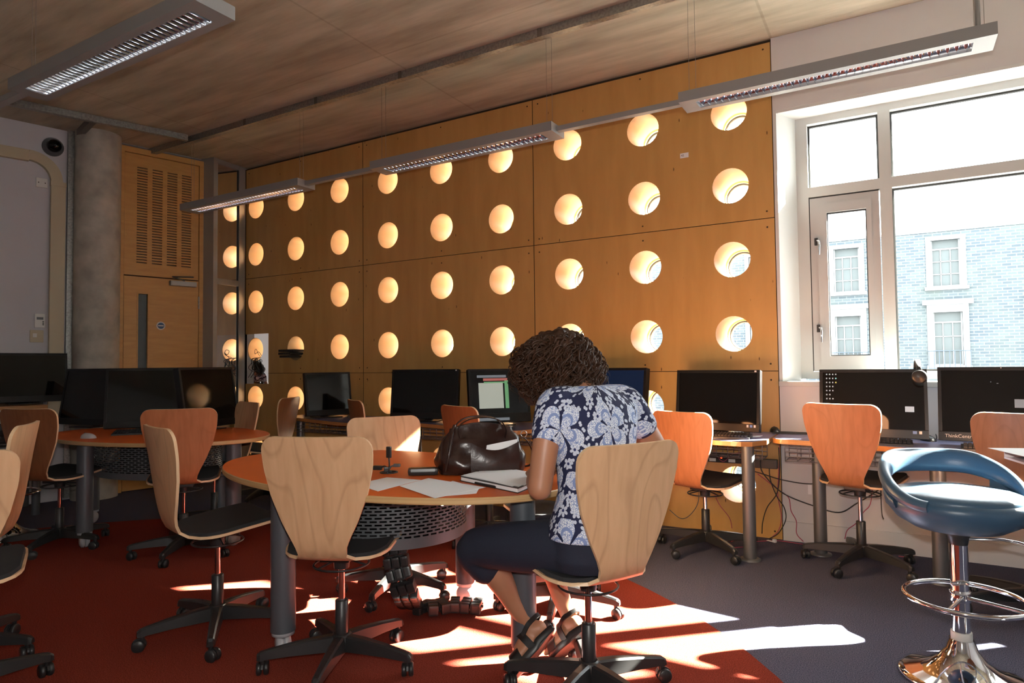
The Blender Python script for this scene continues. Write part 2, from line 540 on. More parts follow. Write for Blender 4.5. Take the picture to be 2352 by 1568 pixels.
# shared porthole parts: lining, rim, pane
mb = MB()
ring0 = [(RH * math.cos(2 * math.pi * k / 48), RH * math.sin(2 * math.pi * k / 48)) for k in range(48)]
rows = []
for y in (0.0, .1, .2, .3, DEP):
    rows.append([(c, y, s) for c, s in ring0] + [(ring0[0][0], y, ring0[0][1])])
mb.grid(rows, 0, True)
lin_me = mb.mesh('lining', ['ply_tube'])
def ring_solid(mb, ro, ri, y0, y1, n=40, mi=0):
    rows = []
    for r, y in ((ro, y1), (ro, y0), (ri, y0), (ri, y1)):
        rows.append([(r * math.cos(2 * math.pi * k / n), y, r * math.sin(2 * math.pi * k / n)) for k in range(n + 1)])
    mb.grid(rows, mi, False)
mb = MB()
ring_solid(mb, RH, .113, DEP - .045, DEP, mi=0)
ring_solid(mb, .114, .106, DEP - .02, DEP, mi=1)
ring_solid(mb, .107, .100, DEP - .008, DEP + .02, mi=2)
rim_me = mb.mesh('rim', ['ply_tube', 'gasket', 'white_frame'])
mb = MB()
mb.add([(.106 * math.cos(2 * math.pi * k / 40), DEP, .106 * math.sin(2 * math.pi * k / 40)) for k in range(40)], [tuple(range(40))])
pane_me = mb.mesh('pane', ['window_glass'])
for x in HX:
    for z in HZ:
        lo = obj('porthole', lin_me, None, wall_back, (x, 0.0005, z))
        obj('rim', rim_me, None, lo)
        obj('pane', pane_me, None, lo)

# window wall -------------------------------------------------------------------------------
WX0, WX1, WZ0, WZ1 = 0.02, 3.50, 1.06, 2.90
FX0, FX1, FZ0, FZ1, FY = 0.115, 3.44, 1.075, 2.915, 0.20
mb = MB()
mb.box2((-.002, 0, 0), (XR, .44, WZ0 - .03))
mb.box2((-.002, 0, WZ1 + .02), (XR, .44, H))
mb.box2((WX1 + .0, 0, WZ0 - .03), (XR, .44, WZ1 + .02))
mb.box2((-.002, FY, WZ0 - .03), (FX0, .44, WZ1 + .02))
wr = struct('wall_window', mb, ['white_wall'])
mb = MB()   # splayed reveals
mb.add([(-.002, 0.0, WZ0 - .03), (WX0, 0.0, WZ0 - .03), (FX0, FY, WZ0 - .03), (-.002, FY, WZ0 - .03),
        (-.002, 0.0, WZ1 + .02), (WX0, 0.0, WZ1 + .02), (FX0, FY, WZ1 + .02), (-.002, FY, WZ1 + .02)],
       [(0, 1, 5, 4), (1, 2, 6, 5), (4, 5, 6, 7)])
obj('reveal', mb, ['white_reveal'], wr)
obj('reveal', MB().box2((WX0, .002, WZ1), (WX1, FY, WZ1 + .02)), ['white_reveal'], wr)
obj('reveal', MB().box2((WX1 - .03, .002, WZ0), (WX1, FY, WZ1)), ['white_reveal'], wr)
struct('trim_1', MB().box2((0.0, -.035, WZ0 - .03), (WX1 + .06, FY, WZ0 + .004), bev=.004), ['white_frame'])   # window board
struct('baseboard_window', MB().box2((0.0, -.012, 0.0), (XR, .002, .125)).box2((0.0, -.016, .118), (XR, .002, .128)), ['white_wall'])
win = struct('window_1', MB()
             .box2((FX0, FY, FZ0 + .05), (FX0 + .075, FY + .08, FZ1 - .065)).box2((FX1 - .075, FY, FZ0 + .05), (FX1, FY + .08, FZ1 - .065))
             .box2((FX0, FY, FZ1 - .065), (FX1, FY + .08, FZ1)).box2((FX0, FY, FZ0), (FX1, FY + .08, FZ0 + .05)), ['white_frame'])
for xm, wm in ((.622, .07), (1.97, .09), (2.58, .03), (2.74, .07)):
    obj('mullion', MB().box2((xm, FY - .005, FZ0 + .05), (xm + wm, FY + .08, FZ1 - .065)), ['white_frame'], win)
for xa, xb in ((FX0 + .075, .622), (.692, 1.97), (2.06, 2.58), (2.61, 2.74), (2.81, FX1 - .075)):
    obj('transom', MB().box2((xa, FY - .002, 2.335), (xb, FY + .08, 2.405)), ['white_frame'], win)
obj('sun_block_panel', MB().box2((2.81, FY + .02, FZ0 + .05), (FX1 - .075, FY + .06, 2.335)), ['white_frame'], win)  # unseen panel, added to keep the sun off the floor by the stool
def pane(x0, x1, z0, z1, y=FY + .06):
    f = MB()
    t = .012
    f.box2((x0, y - .012, z0 + t), (x0 + t, y + .012, z1 - t)).box2((x1 - t, y - .012, z0 + t), (x1, y + .012, z1 - t))
    f.box2((x0, y - .012, z1 - t), (x1, y + .012, z1)).box2((x0, y - .012, z0), (x1, y + .012, z0 + t))
    gk = obj('gasket', f, ['gasket'], win)
    obj('pane', MB().add([(x0, y, z0), (x1, y, z0), (x1, y, z1), (x0, y, z1)], [(0, 1, 2, 3)]), ['window_glass'], win)
pane(.19, .622, 2.405, 2.85)
for xa, xb in ((.692, 1.97), (2.06, 2.58), (2.61, 2.74)):
    pane(xa, xb, 2.405, 2.85)
    pane(xa, xb, 1.125, 2.335)
pane(2.81, 3.365, 2.405, 2.85)
# opening sash, two handles
sx0, sx1, sz0, sz1 = .196, .616, 1.128, 2.325
obj('gasket', MB().box2((sx0 - .006, FY + .012, sz0 - .004), (sx1 + .006, FY + .05, sz1 + .008)
    ) if False else MB().box2((sx0 - .006, FY + .006, sz0), (sx0, FY + .05, sz1 + .008)).box2((sx0, FY + .006, sz1), (sx1, FY + .05, sz1 + .008)), ['gasket'], win)
gx0, gx1, gz0, gz1 = .300, .540, 1.232, 2.215
mb = MB()
for a, b in (((sx0, sz0), (gx0, sz1)), ((gx1, sz0), (sx1, sz1)), ((gx0, sz0), (gx1, gz0)), ((gx0, gz1), (gx1, sz1))):
    mb.box2((a[0], FY + .004, a[1]), (b[0], FY + .06, b[1]))
i = .045
for a, b in (((sx0 + i, sz0 + i), (gx0, sz1 - i)), ((gx1, sz0 + i), (sx1 - i, sz1 - i)), ((gx0, sz0 + i), (gx1, gz0)), ((gx0, gz1), (gx1, sz1 - i))):
    mb.box2((a[0], FY - .004, a[1]), (b[0], FY + .01, b[1]))
sash = obj('sash', mb, ['sash_white'], win)
obj('pane', MB().add([(gx0, FY + .03, gz0), (gx1, FY + .03, gz0), (gx1, FY + .03, gz1), (gx0, FY + .03, gz1)], [(0, 1, 2, 3)]), ['window_glass'], sash)
f = MB()
for a, b in (((gx0, gz0 + .006), (gx0 + .006, gz1 - .008)), ((gx1 - .006, gz0 + .006), (gx1, gz1 - .008)), ((gx0, gz1 - .008), (gx1, gz1)), ((gx0, gz0), (gx1, gz0 + .006))):
    f.box2((a[0], FY + .012, a[1]), (b[0], FY + .034, b[1]))
obj('gasket', f, ['gasket'], sash)
for hz in (2.02, 1.42):
    h = MB().box((.232, FY - .012, hz), (.022, .02, .05), bev=.004, mi=1)
    h.tube([(.24, FY - .02, hz + .005), (.25, FY - .035, hz), (.252, FY - .04, hz - .03), (.25, FY - .035, hz - .095)], [.009, .008, .007, .005], mi=0)
    obj('window_handle', h, ['chrome', 'gasket'], sash)

# end wall ----------------------------------------------------------------------------------
def ep(t, z, off=0.0):
    return K + EE * t + EN * off + Vector((0, 0, z))
def ebox(mb, t0, t1, z0, z1, o0, o1, mi=0, bev=0.0):
    """box on the end wall: t along the wall, z up, o out of the wall"""
    M = Matrix((EE, EN, Vector((0, 0, 1)))).transposed()
    c = ep((t0 + t1) / 2, (z0 + z1) / 2, (o0 + o1) / 2)
    return mb.box(c, (abs(t1 - t0), abs(o1 - o0), abs(z1 - z0)), mi, rot=M.to_4x4(), bev=bev)
wl = struct('wall_left', ebox(ebox(MB(), 1.27, TL, 0, H, -.2, 0), -.3, 1.27, 3.425, H, -.2, 0), ['grey_wall'])
# glazed side panel with aluminium frame, square to the plywood wall
GE = Vector((0.1132, -0.9936, 0)); GN = Vector((0.9936, 0.1132, 0))
def gbox(mb, t0, t1, z0, z1, o0, o1, mi=0):
    M = Matrix((GE, GN, Vector((0, 0, 1)))).transposed()
    return mb.box(K + GE * (t0 + t1) / 2 + GN * (o0 + o1) / 2 + Vector((0, 0, (z0 + z1) / 2)), (t1 - t0, o1 - o0, z1 - z0), mi, rot=M.to_4x4())
t0, t1 = .02, .45
w2 = MB()
gbox(w2, t0, t0 + .085, 0, H, -.04, .02); gbox(w2, t1 - .055, t1, 0, H, -.04, .02)
[gbox(w2, t0 + .085, t1 - .055, q0, q1, -.035, .015) for q0, q1 in ((H - .05, H - .001), (2.09, 2.15), (.001, .1))]
gbox(w2, t1 - .03, t1 - .002, 0, H, -.22, -.04)
win2 = struct('window_2', w2, ['alu_frame'])
for z0, z1 in ((.1, 2.09), (2.15, H - .05)):
    a, b = K + GE * (t0 + .085), K + GE * (t1 - .055)
    obj('pane', MB().add([(a.x, a.y, z0), (b.x, b.y, z0), (b.x, b.y, z1), (a.x, a.y, z1)], [(0, 1, 2, 3)]), ['panel_glass'], win2)
    gb = MB(); gbox(gb, t0 + .085, t0 + .095, z0, z1, -.01, .008)
    obj('gasket', gb, ['gasket'], win2)
    gb = MB(); gbox(gb, t1 - .065, t1 - .055, z0, z1, -.01, .008)
    obj('gasket', gb, ['gasket'], win2)
# wooden door set: frame, louvred upper panel, door leaf
fr = MB()
ebox(fr, .465, .505, 0, H - .03, -.05, .035); ebox(fr, 1.215, 1.27, 0, H - .03, -.05, .035)
ebox(fr, .505, 1.215, 3.345, H - .03, -.05, .034)
door = struct('door_1', fr, ['door_wood'])
# louvred panel: four columns of slots cut through
lp = MB()
z0, z1, ta, tb = 2.125, 3.34, .51, 1.21
cols = [(.585, .68), (.725, .82), (.865, .96), (1.005, 1.10)]
edges = [ta] + [v for c in cols for v in c] + [tb]
sz0_, sz1_, ns = 2.235, 3.215, 36
ebox(lp, ta, tb, z0, sz0_, .0, .02); ebox(lp, ta, tb, sz1_, z1, .0, .02)
for q in range(0, len(edges), 2):
    ebox(lp, edges[q], edges[q + 1], sz0_, sz1_, .0, .02)
pt = (sz1_ - sz0_) / ns
for c in cols:
    for k in range(ns):
        ebox(lp, c[0], c[1], sz0_ + k * pt, sz0_ + k * pt + pt * .56, .0, .02)
up = obj('louvred_panel', lp, ['door_wood'], door)
mat('slot_back', (0.16, 0.11, 0.07), 0.8)
obj('slot_backing', ebox(MB(), ta, tb, sz0_ - .02, sz1_ + .02, -.03, -.008), ['slot_back'], up)
lf = MB()
va, vb, vz0, vz1 = .985, 1.095, .95, 1.955       # vision panel
ebox(lf, ta, va, .01, 2.112, -.01, .03); ebox(lf, vb, tb, .01, 2.112, -.01, .03)
ebox(lf, va, vb, vz1, 2.112, -.01, .03); ebox(lf, va, vb, .01, vz0, -.01, .03)
glass('vision_glass', (0.75, 0.72, 0.62), ior=1.5)
leaf = obj('door_leaf', lf, ['door_wood'], door)
a, b = ep(va, 0, .012), ep(vb, 0, .012)
obj('vision_pane', MB().add([(a.x, a.y, vz0), (b.x, b.y, vz0), (b.x, b.y, vz1), (a.x, a.y, vz1)], [(0, 1, 2, 3)]), ['vision_glass'], leaf)
bead = MB()
for q in ((va, va + .012, vz0 + .012, vz1 - .012), (vb - .012, vb, vz0 + .012, vz1 - .012), (va, vb, vz1 - .012, vz1), (va, vb, vz0, vz0 + .012)):
    ebox(bead, *q, .005, .036)
obj('glazing_bead', bead, ['door_wood'], leaf)
obj('shadow_gap', ebox(ebox(MB(), ta, tb, 2.112, 2.125, -.02, .012), tb, 1.216, .0, 3.35, -.02, .012), ['dark_gap'], door)
dc = MB()
ebox(dc, .545, .80, 2.045, 2.095, .03, .085, bev=.006)
dcl = obj('door_closer', dc, ['alu_frame'], leaf)
obj('closer_arm', MB().tube([ep(.66, 2.105, .06), ep(.80, 2.125, .13), ep(.57, 2.15, .05)], .008), ['galv_dark'], leaf)
hg = MB(); ebox(hg, .502, .514, 1.82, 1.95, .03, .04)
obj('hinge', hg, ['galv'], leaf)
dsc = MB()
dsc.lathe([(.0, -.001), (.042, -.001), (.042, .004), (.0, .004)], n=28, cap=False, smooth=False)
dsc.lathe([(.0, .005), (.031, .005)], n=28, mi=1, cap=False, smooth=False)
dsc.box((0, 0, .0055), (.05, .010, .001), 2)
mat('sign_blue', (0.02, 0.09, 0.22), 0.4)
M = Matrix((EE, Vector((0, 0, 1)), EN)).transposed().to_4x4()
ds = obj('door_sign', dsc.xf(M), ['white_plastic', 'sign_blue', 'white_plastic'], leaf, label='round blue and white fire door sign')
ds.location = ep(.875, 1.63, .032)

# round concrete column
struct('column', MB().lathe([(.19, 0), (.19, H)], c=(-5.815, -1.43, 0), n=48, cap=False), ['column_concrete'])
# corridor behind the glazed panel and door (dark)
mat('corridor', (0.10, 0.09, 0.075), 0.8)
cb = MB()
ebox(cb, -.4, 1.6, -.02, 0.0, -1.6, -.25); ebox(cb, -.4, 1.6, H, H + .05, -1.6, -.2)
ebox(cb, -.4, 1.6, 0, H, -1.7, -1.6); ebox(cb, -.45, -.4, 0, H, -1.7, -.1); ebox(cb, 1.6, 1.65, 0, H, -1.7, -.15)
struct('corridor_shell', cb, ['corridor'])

# ------------------------------------------------------------------ outside: street and terrace opposite
def brick():
    m, n, b = nt('facade_brick')
    tc = n.nodes.new('ShaderNodeTexCoord')
    mp = n.nodes.new('ShaderNodeMapping'); mp.inputs['Rotation'].default_value = (math.pi / 2, 0, 0)
    n.links.new(tc.outputs['Object'], mp.inputs['Vector'])
    br = n.nodes.new('ShaderNodeTexBrick')
    br.inputs['Scale'].default_value = 1.0
    br.inputs['Brick Width'].default_value = 0.23; br.inputs['Row Height'].default_value = 0.085
    br.inputs['Mortar Size'].default_value = 0.011
    br.inputs['Color1'].default_value = (0.042, 0.058, 0.072, 1); br.inputs['Color2'].default_value = (0.072, 0.09, 0.098, 1)  # bluish cast of lens flare mixed into the brick and mortar colours
    br.inputs['Mortar'].default_value = (0.12, 0.135, 0.145, 1)
    n.links.new(mp.outputs['Vector'], br.inputs['Vector'])
    tx = n.nodes.new('ShaderNodeTexNoise'); tx.inputs['Scale'].default_value = 1.3; tx.inputs['Detail'].default_value = 4
    n.links.new(tc.outputs['Object'], tx.inputs['Vector'])
    mx = n.nodes.new('ShaderNodeMix'); mx.data_type = 'RGBA'; mx.blend_type = 'MIX'
    cr = n.nodes.new('ShaderNodeValToRGB'); cr.color_ramp.elements[0].position = .45; cr.color_ramp.elements[1].position = .7
    cr.color_ramp.elements[1].color = (.5, .5, .5, 1)
    n.links.new(tx.outputs['Fac'], cr.inputs['Fac']); n.links.new(cr.outputs['Color'], mx.inputs['Factor'])
    mx.inputs['B'].default_value = (0.085, 0.10, 0.085, 1)
    n.links.new(br.outputs['Color'], mx.inputs['A']); n.links.new(mx.outputs['Result'], b.inputs['Base Color'])
    b.inputs['Roughness'].default_value = 0.9
    MATS['facade_brick'] = m
brick()
mat('stucco', (0.24, 0.25, 0.255), 0.8)
mat('asphalt', (0.12, 0.12, 0.125), 0.9)
mat('facade_glass', (0.055, 0.068, 0.07), 0.5)
mat('railing_iron', (0.05, 0.07, 0.09), 0.5)
struct('ground', MB().box2((-40, .5, -4.3), (40, 24, -4.2)), ['asphalt'])
FYB = 18.0
wcols = [-0.55, 2.03, 4.45, 6.9, -3.1]
rows_ = [(3.35, 4.72, 'upper'), (1.05, 2.6, 'lower'), (-1.6, 0.1, 'ground')]
hw = 0.36
def facade_wall():
    mb = MB()
    xs = sorted(wcols)
    prev = -9.0
    zt, zb = 4.97, -4.2
    for x in xs:
        mb.box2((prev, FYB, zb), (x - hw, FYB + .3, zt))
        z = zb
        for a, b, _ in sorted(rows_):
            mb.box2((x - hw, FYB, z), (x + hw, FYB + .3, a)); z = b
        mb.box2((x - hw, FYB, z), (x + hw, FYB + .3, zt))
        prev = x + hw
    mb.box2((prev, FYB, zb), (12, FYB + .3, zt))
    return mb
terr = thing('terrace_house', 'pale washed-out brick terrace with white sash windows seen across the street', 'building', (0, FYB, -4.2))
fw = obj('brick_wall', facade_wall(), ['facade_brick'], terr); fw.location = (0, -FYB, 4.2)
obj('parapet', MB().box2((-9, -.03, 9.17), (12, .32, 9.24)), ['stucco'], terr)
obj('rear_fill', MB().box2((-9, .28, 0), (12, .4, 9.1)), ['facade_glass'], terr)
for x in wcols:
    for a, b, kind in rows_:
        z0, z1 = a + 4.2, b + 4.2
        s = MB()
        if kind == 'upper':
            s.box2((x - hw - .13, -.03, z0), (x - hw, .2, z1)).box2((x + hw, -.03, z0), (x + hw + .13, .2, z1))
            s.box2((x - hw - .13, -.03, z1), (x + hw + .13, .2, z1 + .12)).box2((x - hw - .18, -.1, z0 - .1), (x + hw + .18, .2, z0))
        else:
            s.box2((x - hw - .15, -.04, z0), (x - hw, .2, z1)).box2((x + hw, -.04, z0), (x + hw + .15, .2, z1))
            s.box2((x - hw - .15, -.04, z1), (x + hw + .15, .2, z1 + .22)).box2((x - hw - .26, -.16, z1 + .22), (x + hw + .26, .05, z1 + .36))
            s.box2((x - hw - .18, -.1, z0 - .1), (x + hw + .18, .2, z0))
        obj('window_surround', s, ['stucco'], terr)
        f = MB()
        zb_ = z1 - .28 if kind == 'lower' else z1 - .25
        f.box2((x - hw, .09, z0), (x - hw + .04, .16, z1)).box2((x + hw - .04, .09, z0), (x + hw, .16, z1))
        f.box2((x - hw, .10, zb_ - .03), (x + hw, .16, zb_ + .01))
        f.box2((x - hw, .10, z0), (x + hw, .16, z0 + .04))
        for q in (1, 2):
            f.box2((x - hw + 2 * hw * q / 3 - .012, .11, z0), (x - hw + 2 * hw * q / 3 + .012, .15, zb_))
            f.box2((x - hw, .11, z0 + (zb_ - z0) * q / 3 - .012), (x + hw, .15, z0 + (zb_ - z0) * q / 3 + .012))
        sf = obj('sash_bars', f, ['stucco'], terr)
        obj('pane', MB().add([(x - hw, .14, z0), (x + hw, .14, z0), (x + hw, .14, z1), (x - hw, .14, z1)], [(0, 1, 2, 3)]), ['facade_glass'], sf)
        if kind == 'lower':
            r = MB()
            for q in range(9):
                xx = x - .5 + q * .125
                r.tube([(xx, -.28, z0 - .1), (xx, -.28, z0 + .42)], .012, n=6)
            r.tube([(x - .52, -.28, z0 + .42), (x + .52, -.28, z0 + .42)], .016, n=6)
            r.tube([(x - .52, -.28, z0 - .08), (x + .52, -.28, z0 - .08)], .016, n=6)
            r.tube([(x - .52, -.28, z0 + .42), (x - .52, 0, z0 + .42)], .016, n=6).tube([(x + .52, -.28, z0 + .42), (x + .52, 0, z0 + .42)], .016, n=6)
            obj('balcony_railing', r, ['railing_iron'], terr)

# ------------------------------------------------------------------ ceiling trunking
def bar(mb, a, b, w_, h, mi=0):
    a, b = Vector(a), Vector(b)
    d = b - a
    mb.box((a + b) / 2, (d.length, w_, h), mi, rz=math.atan2(d.y, d.x))
    return mb
zc = H - .030
tk = thing('cable_trunking', 'galvanised steel trunking bolted to the concrete ceiling above the lamp row', 'trunking', (-1.6, -.96, H))
o_ = Vector((-1.6, -.96, H))
def rel(p):
    return Vector(p) - o_
obj('trunking_run', bar(MB(), rel((-5.83, -.935, zc)), rel((3.3, -.935, zc)), .05, .056), ['galv'], tk)
for x in (-4.3, -3.4, -2.5, -1.3, -.2, .9):
    obj('joint_plate', MB().box(rel((x, -.9625, zc)), (.03, .005, .056)), ['galv_dark'], tk)
tk2 = thing('cable_trunking', 'short galvanised trunking branch crossing the ceiling towards the concrete column', 'trunking', (-5.3, -1.6, H))
o_ = Vector((-5.3, -1.6, H))
A_, B_ = Vector((-5.11, -.985, zc)), Vector((-5.92, -3.4, zc))
obj('trunking_run', bar(MB(), rel(A_), rel(B_), .05, .056), ['galv'], tk2)
obj('trunking_spur', bar(MB(), rel(A_ + (B_ - A_) * .30 + Vector((0, 0, -.0))), rel((-5.86, -1.585, zc)), .05, .056), ['galv_dark'], tk2)
tk3 = thing('steel_strut', 'vertical galvanised strut running down beside the concrete column', 'strut', ep(1.66, 0, .02))
sm = MB(); ebox(sm, 1.635, 1.685, .02, H, .0, .045)
so = obj('channel', sm, ['galv'], tk3); so.location = -tk3.location
tc_ = thing('dado_trunking', 'cream plastic cable trunking with rounded elbow on the grey wall', 'trunking', ep(1.76, 0, .02))
pts = [ep(1.755, .95, .0), ep(1.755, 2.97, .0)]
tm = MB(); ebox(tm, 1.70, 1.815, .75, 2.90, .0, .05, bev=.008)
o1 = obj('vertical_run', tm, ['cream_plastic'], tc_); o1.location = -tc_.location
tm = MB(); ebox(tm, 1.98, 5.5, 3.075, 3.175, .0, .05, bev=.008)
o1 = obj('horizontal_run', tm, ['cream_plastic'], tc_); o1.location = -tc_.location
# elbow: quarter sweep
el = MB()
cen = (1.98, 2.92)
prof = []
for k in range(13):
    a = math.pi / 2 * k / 12
    prof.append([ep(cen[0] - r * math.cos(a), cen[1] + r * math.sin(a), o) for r, o in ((.165, 0), (.165, .052), (.255, .052), (.255, 0))] )
prof = [[q for q in row] + [row[0]] for row in prof]
el.grid(prof, 0, False)
el2 = MB(); ebox(el2, 1.697, 1.818, 2.885, 2.925, .0, .054)
o1 = obj('elbow', el, ['cream_plastic'], tc_); o1.location = -tc_.location
o1 = obj('collar', el2, ['cream_plastic'], tc_); o1.location = -tc_.location

# wall fittings on the left wall
def fitting(name, label, cat, t, z, wdt, hgt, dep, m='white_plastic'):
    th = thing(name, label, cat, ep(t, z, 0))
    mb = MB(); ebox(mb, t - wdt / 2, t + wdt / 2, z - hgt / 2, z + hgt / 2, .0, dep, bev=.004)
    o = obj('plate', mb, [m], th); o.location = -th.location
    return th
a = fitting('blank_plate', 'square white blanking plate high on the grey wall beside the cream trunking', 'switch plate', 1.88, 2.90, .085, .085, .02)
for q in (-.025, .025):
    o1 = obj('screw', ebox(MB(), 1.88 + q - .004, 1.88 + q + .004, 2.896, 2.904, .02, .022), ['dark_gap'], a); o1.location = -a.location
a = fitting('thermostat', 'small white wall thermostat with grey display next to the cream trunking', 'thermostat', 1.88, 1.64, .075, .125, .025)
sm = MB(); ebox(sm, 1.855, 1.905, 1.65, 1.672, .025, .027)
o1 = obj('display', sm, ['steel_grey'], a); o1.location = -a.location
for q in range(3):
    o1 = obj('button', ebox(MB(), 1.85, 1.862, 1.60 + q * .014, 1.609 + q * .014, .025, .028), ['black_plastic'], a); o1.location = -a.location
a = fitting('switch_plate', 'yellowed square light switch plate below the thermostat', 'switch plate', 1.90, 1.50, .1, .11, .018, 'cream_plastic')
sm = MB(); ebox(sm, 1.90, 1.93, 1.49, 1.525, .018, .021)
o1 = obj('rocker', sm, ['white_plastic'], a); o1.location = -a.location
cm = thing('security_camera', 'dark dome security camera high on the grey wall left of the column', 'camera', ep(1.80, 3.25, 0))
M_ = Matrix((EE, Vector((0, 0, 1)), EN)).transposed().to_4x4()
obj('mount', MB().lathe([(.085, 0), (.085, .02), (.06, .055)], n=28).xf(M_), ['steel_grey'], cm)
obj('dome', MB().lathe([(.06, .05), (.058, .075), (.045, .1), (.022, .115), (.001, .118)], n=28).xf(M_), ['screen_off'], cm)

# small paper label pinned to the plywood
p0 = at_y(1572, 357, 0)
lb = thing('paper_label', 'small white paper label pinned to the plywood between two portholes', 'label', (p0.x, -.002, p0.z))
obj('card', MB().box((0, 0, 0), (.062, .002, .036)), ['paper'], lb)
tmk = text_mesh('42', .022)
mat('ink', (0.02, 0.02, 0.02), 0.6)
tmk.materials.append(MATS['ink'])
o1 = obj('print', tmk, None, lb, (-.024, -.0018, -.006)); o1.rotation_euler = (math.pi / 2, 0, 0)

# ------------------------------------------------------------------ suspended lamps
LW, LH = .19, .055
blade = MB().add([(-.055, -.001, 0), (.055, -.001, 0), (.055, .014, -.022) if False else (.055, .001, .028), (-.055, .001, .028)], [(0, 1, 2, 3)])
def blade_mesh():
    mb = MB()
    # parabolic cross blade: V profile, wide at the top
    for s in (-1, 1):
        mb.grid([[(s * .001, y, .0), (s * .001, -y, .0)] if s > 0 else [(s * .001, -y, .0), (s * .001, y, .0)] for y in (.05,)] +
                [[(s * .004, y, .014), (s * .004, -y, .014)] if s > 0 else [(s * .004, -y, .014), (s * .004, y, .014)] for y in (.05,)] +
                [[(s * .012, y, .028), (s * .012, -y, .028)] if s > 0 else [(s * .012, -y, .028), (s * .012, y, .028)] for y in (.05,)])
    return mb.mesh('louvre_blade', ['louvre'])
BL = blade_mesh()
def lamp(x0, x1, yc, zb, label):
    L_ = x1 - x0
    t = thing('pendant_lamp', label, 'lamp', ((x0 + x1) / 2, yc, zb), 0, 'suspended linear lamps')
    hx = L_ / 2; ix = hx - .09; iy = .052
    b = MB()
    b.box2((-hx, -LW / 2, 0), (hx, -iy, LH)).box2((-hx, iy, 0), (hx, LW / 2, LH))
    b.box2((-hx, -iy, 0), (-ix, iy, LH)).box2((ix, -iy, 0), (hx, iy, LH))
    b.box2((-hx, -LW / 2, LH), (hx, LW / 2, LH + .006))
    obj('housing', b, ['lamp_body'], t)
    r = MB()
    for s in (-1, 1):
        pr = [[(-ix, s * iy, .0), (ix, s * iy, .0)], [(-ix, s * (iy - .003), .015), (ix, s * (iy - .003), .015)], [(-ix, s * (iy - .016), .04), (ix, s * (iy - .016), .04)], [(-ix, s * .012, .052), (ix, s * .012, .052)]]
        r.grid(pr, 0, True, flip=(s > 0))
    obj('reflector', r, ['louvre'], t)
    obj('fluorescent_tube', MB().tube([(-ix, 0, .038), (ix, 0, .038)], .008, n=12), ['tube_light'], t)
    n = int(L_ / .042)
    for k in range(n):
        obj('louvre_blade', BL, None, t, (-ix + 2 * ix * (k + .5) / n, 0, .001))
    for x in (-hx + .06, hx - .06):
        for dx in (-.02, .02):
            obj('suspension_wire', MB().tube([(x + dx, 0, LH), (x + dx, 0, H - zb - .002)], .0013, n=5), ['wire'], t)
    return t
ZB = 2.712
YL = -.905
lamp(-5.2, -3.57, YL, ZB, 'unlit grey suspended lamp in front of the door and glazed panel')
lamp(-2.77, -1.20, YL, ZB, 'grey suspended lamp over the middle of the plywood wall')
lamp(-.37, 1.135, YL, ZB, 'grey suspended lamp hanging in front of the window with white louvres')
lamp(-3.42, -1.77, -3.02, ZB, 'glowing suspended lamp nearest the camera in the top left of the ceiling')
for x0, x1, yc, lab in ((-3.57, -2.77, YL, 'slim grey bar linking the far lamp to the middle lamp'), (-1.20, -.37, YL, 'slim grey bar linking the middle lamp to the window lamp'), (-4.6, -3.42, -3.02, 'slim grey bar running left from the glowing near lamp')):
    obj_ = obj('lamp_link_bar', MB().box((0, 0, 0), (x1 - x0 - .004, .045, .034), bev=.003), ['lamp_body'], None, ((x0 + x1) / 2, yc, ZB + .033))
    tag(obj_, lab, 'lamp bar')
cdp = thing('power_conduit', 'grey conduit dropping from the ceiling to the right end of the window lamp', 'conduit', (1.07, YL, ZB + LH))
obj('pipe', MB().tube([(0, 0, .007), (.0, 0, .1), (-.01, -.02, H - ZB - LH - .002)], .012, n=10), ['lamp_body'], cdp)
# ------------------------------------------------------------------ swivel chair with bent plywood shell
HS = 0.46
def smooth_interp(keys, x):
    for (a, va), (b, vb) in zip(keys, keys[1:]):
        if x <= b:
            t = (x - a) / (b - a)
            t = t * t * (3 - 2 * t)
            return va + (vb - va) * t
    return keys[-1][1]
prof_pts = catmull([(.225, 0, HS + .022), (.14, 0, HS + .014), (.03, 0, HS + .002), (-.08, 0, HS - .010), (-.15, 0, HS - .008),
                    (-.192, 0, HS + .018), (-.214, 0, HS + .075), (-.228, 0, HS + .17), (-.242, 0, HS + .28), (-.258, 0, HS + .385), (-.272, 0, HS + .465)], 5)
arc = [0.0]
for a, b in zip(prof_pts, prof_pts[1:]):
    arc.append(arc[-1] + (b - a).length)
TOT = arc[-1]
SEATL = 0.40
wkeys = [(0.0, .205), (.10, .212), (.27, .212), (.335, .185), (.385, .118), (.425, .092), (.47, .100), (.56, .145), (.66, .185), (.76, .208), (TOT, .216)]
def halfw(s):
    w_ = smooth_interp(wkeys, s) if False else None
    for (a, va), (b, vb) in zip(wkeys, wkeys[1:]):
        if s <= b:
            t = (s - a) / (b - a)
            w_ = va + (vb - va) * t
            break
    w_ = wkeys[-1][1] if w_ is None else w_
    rc = .06                                   # rounded outer corners
    for e in (s, TOT - s):
        if e < rc:
            w_ -= rc - math.sqrt(max(0, rc * rc - (rc - e) ** 2))
    return max(w_, .02)
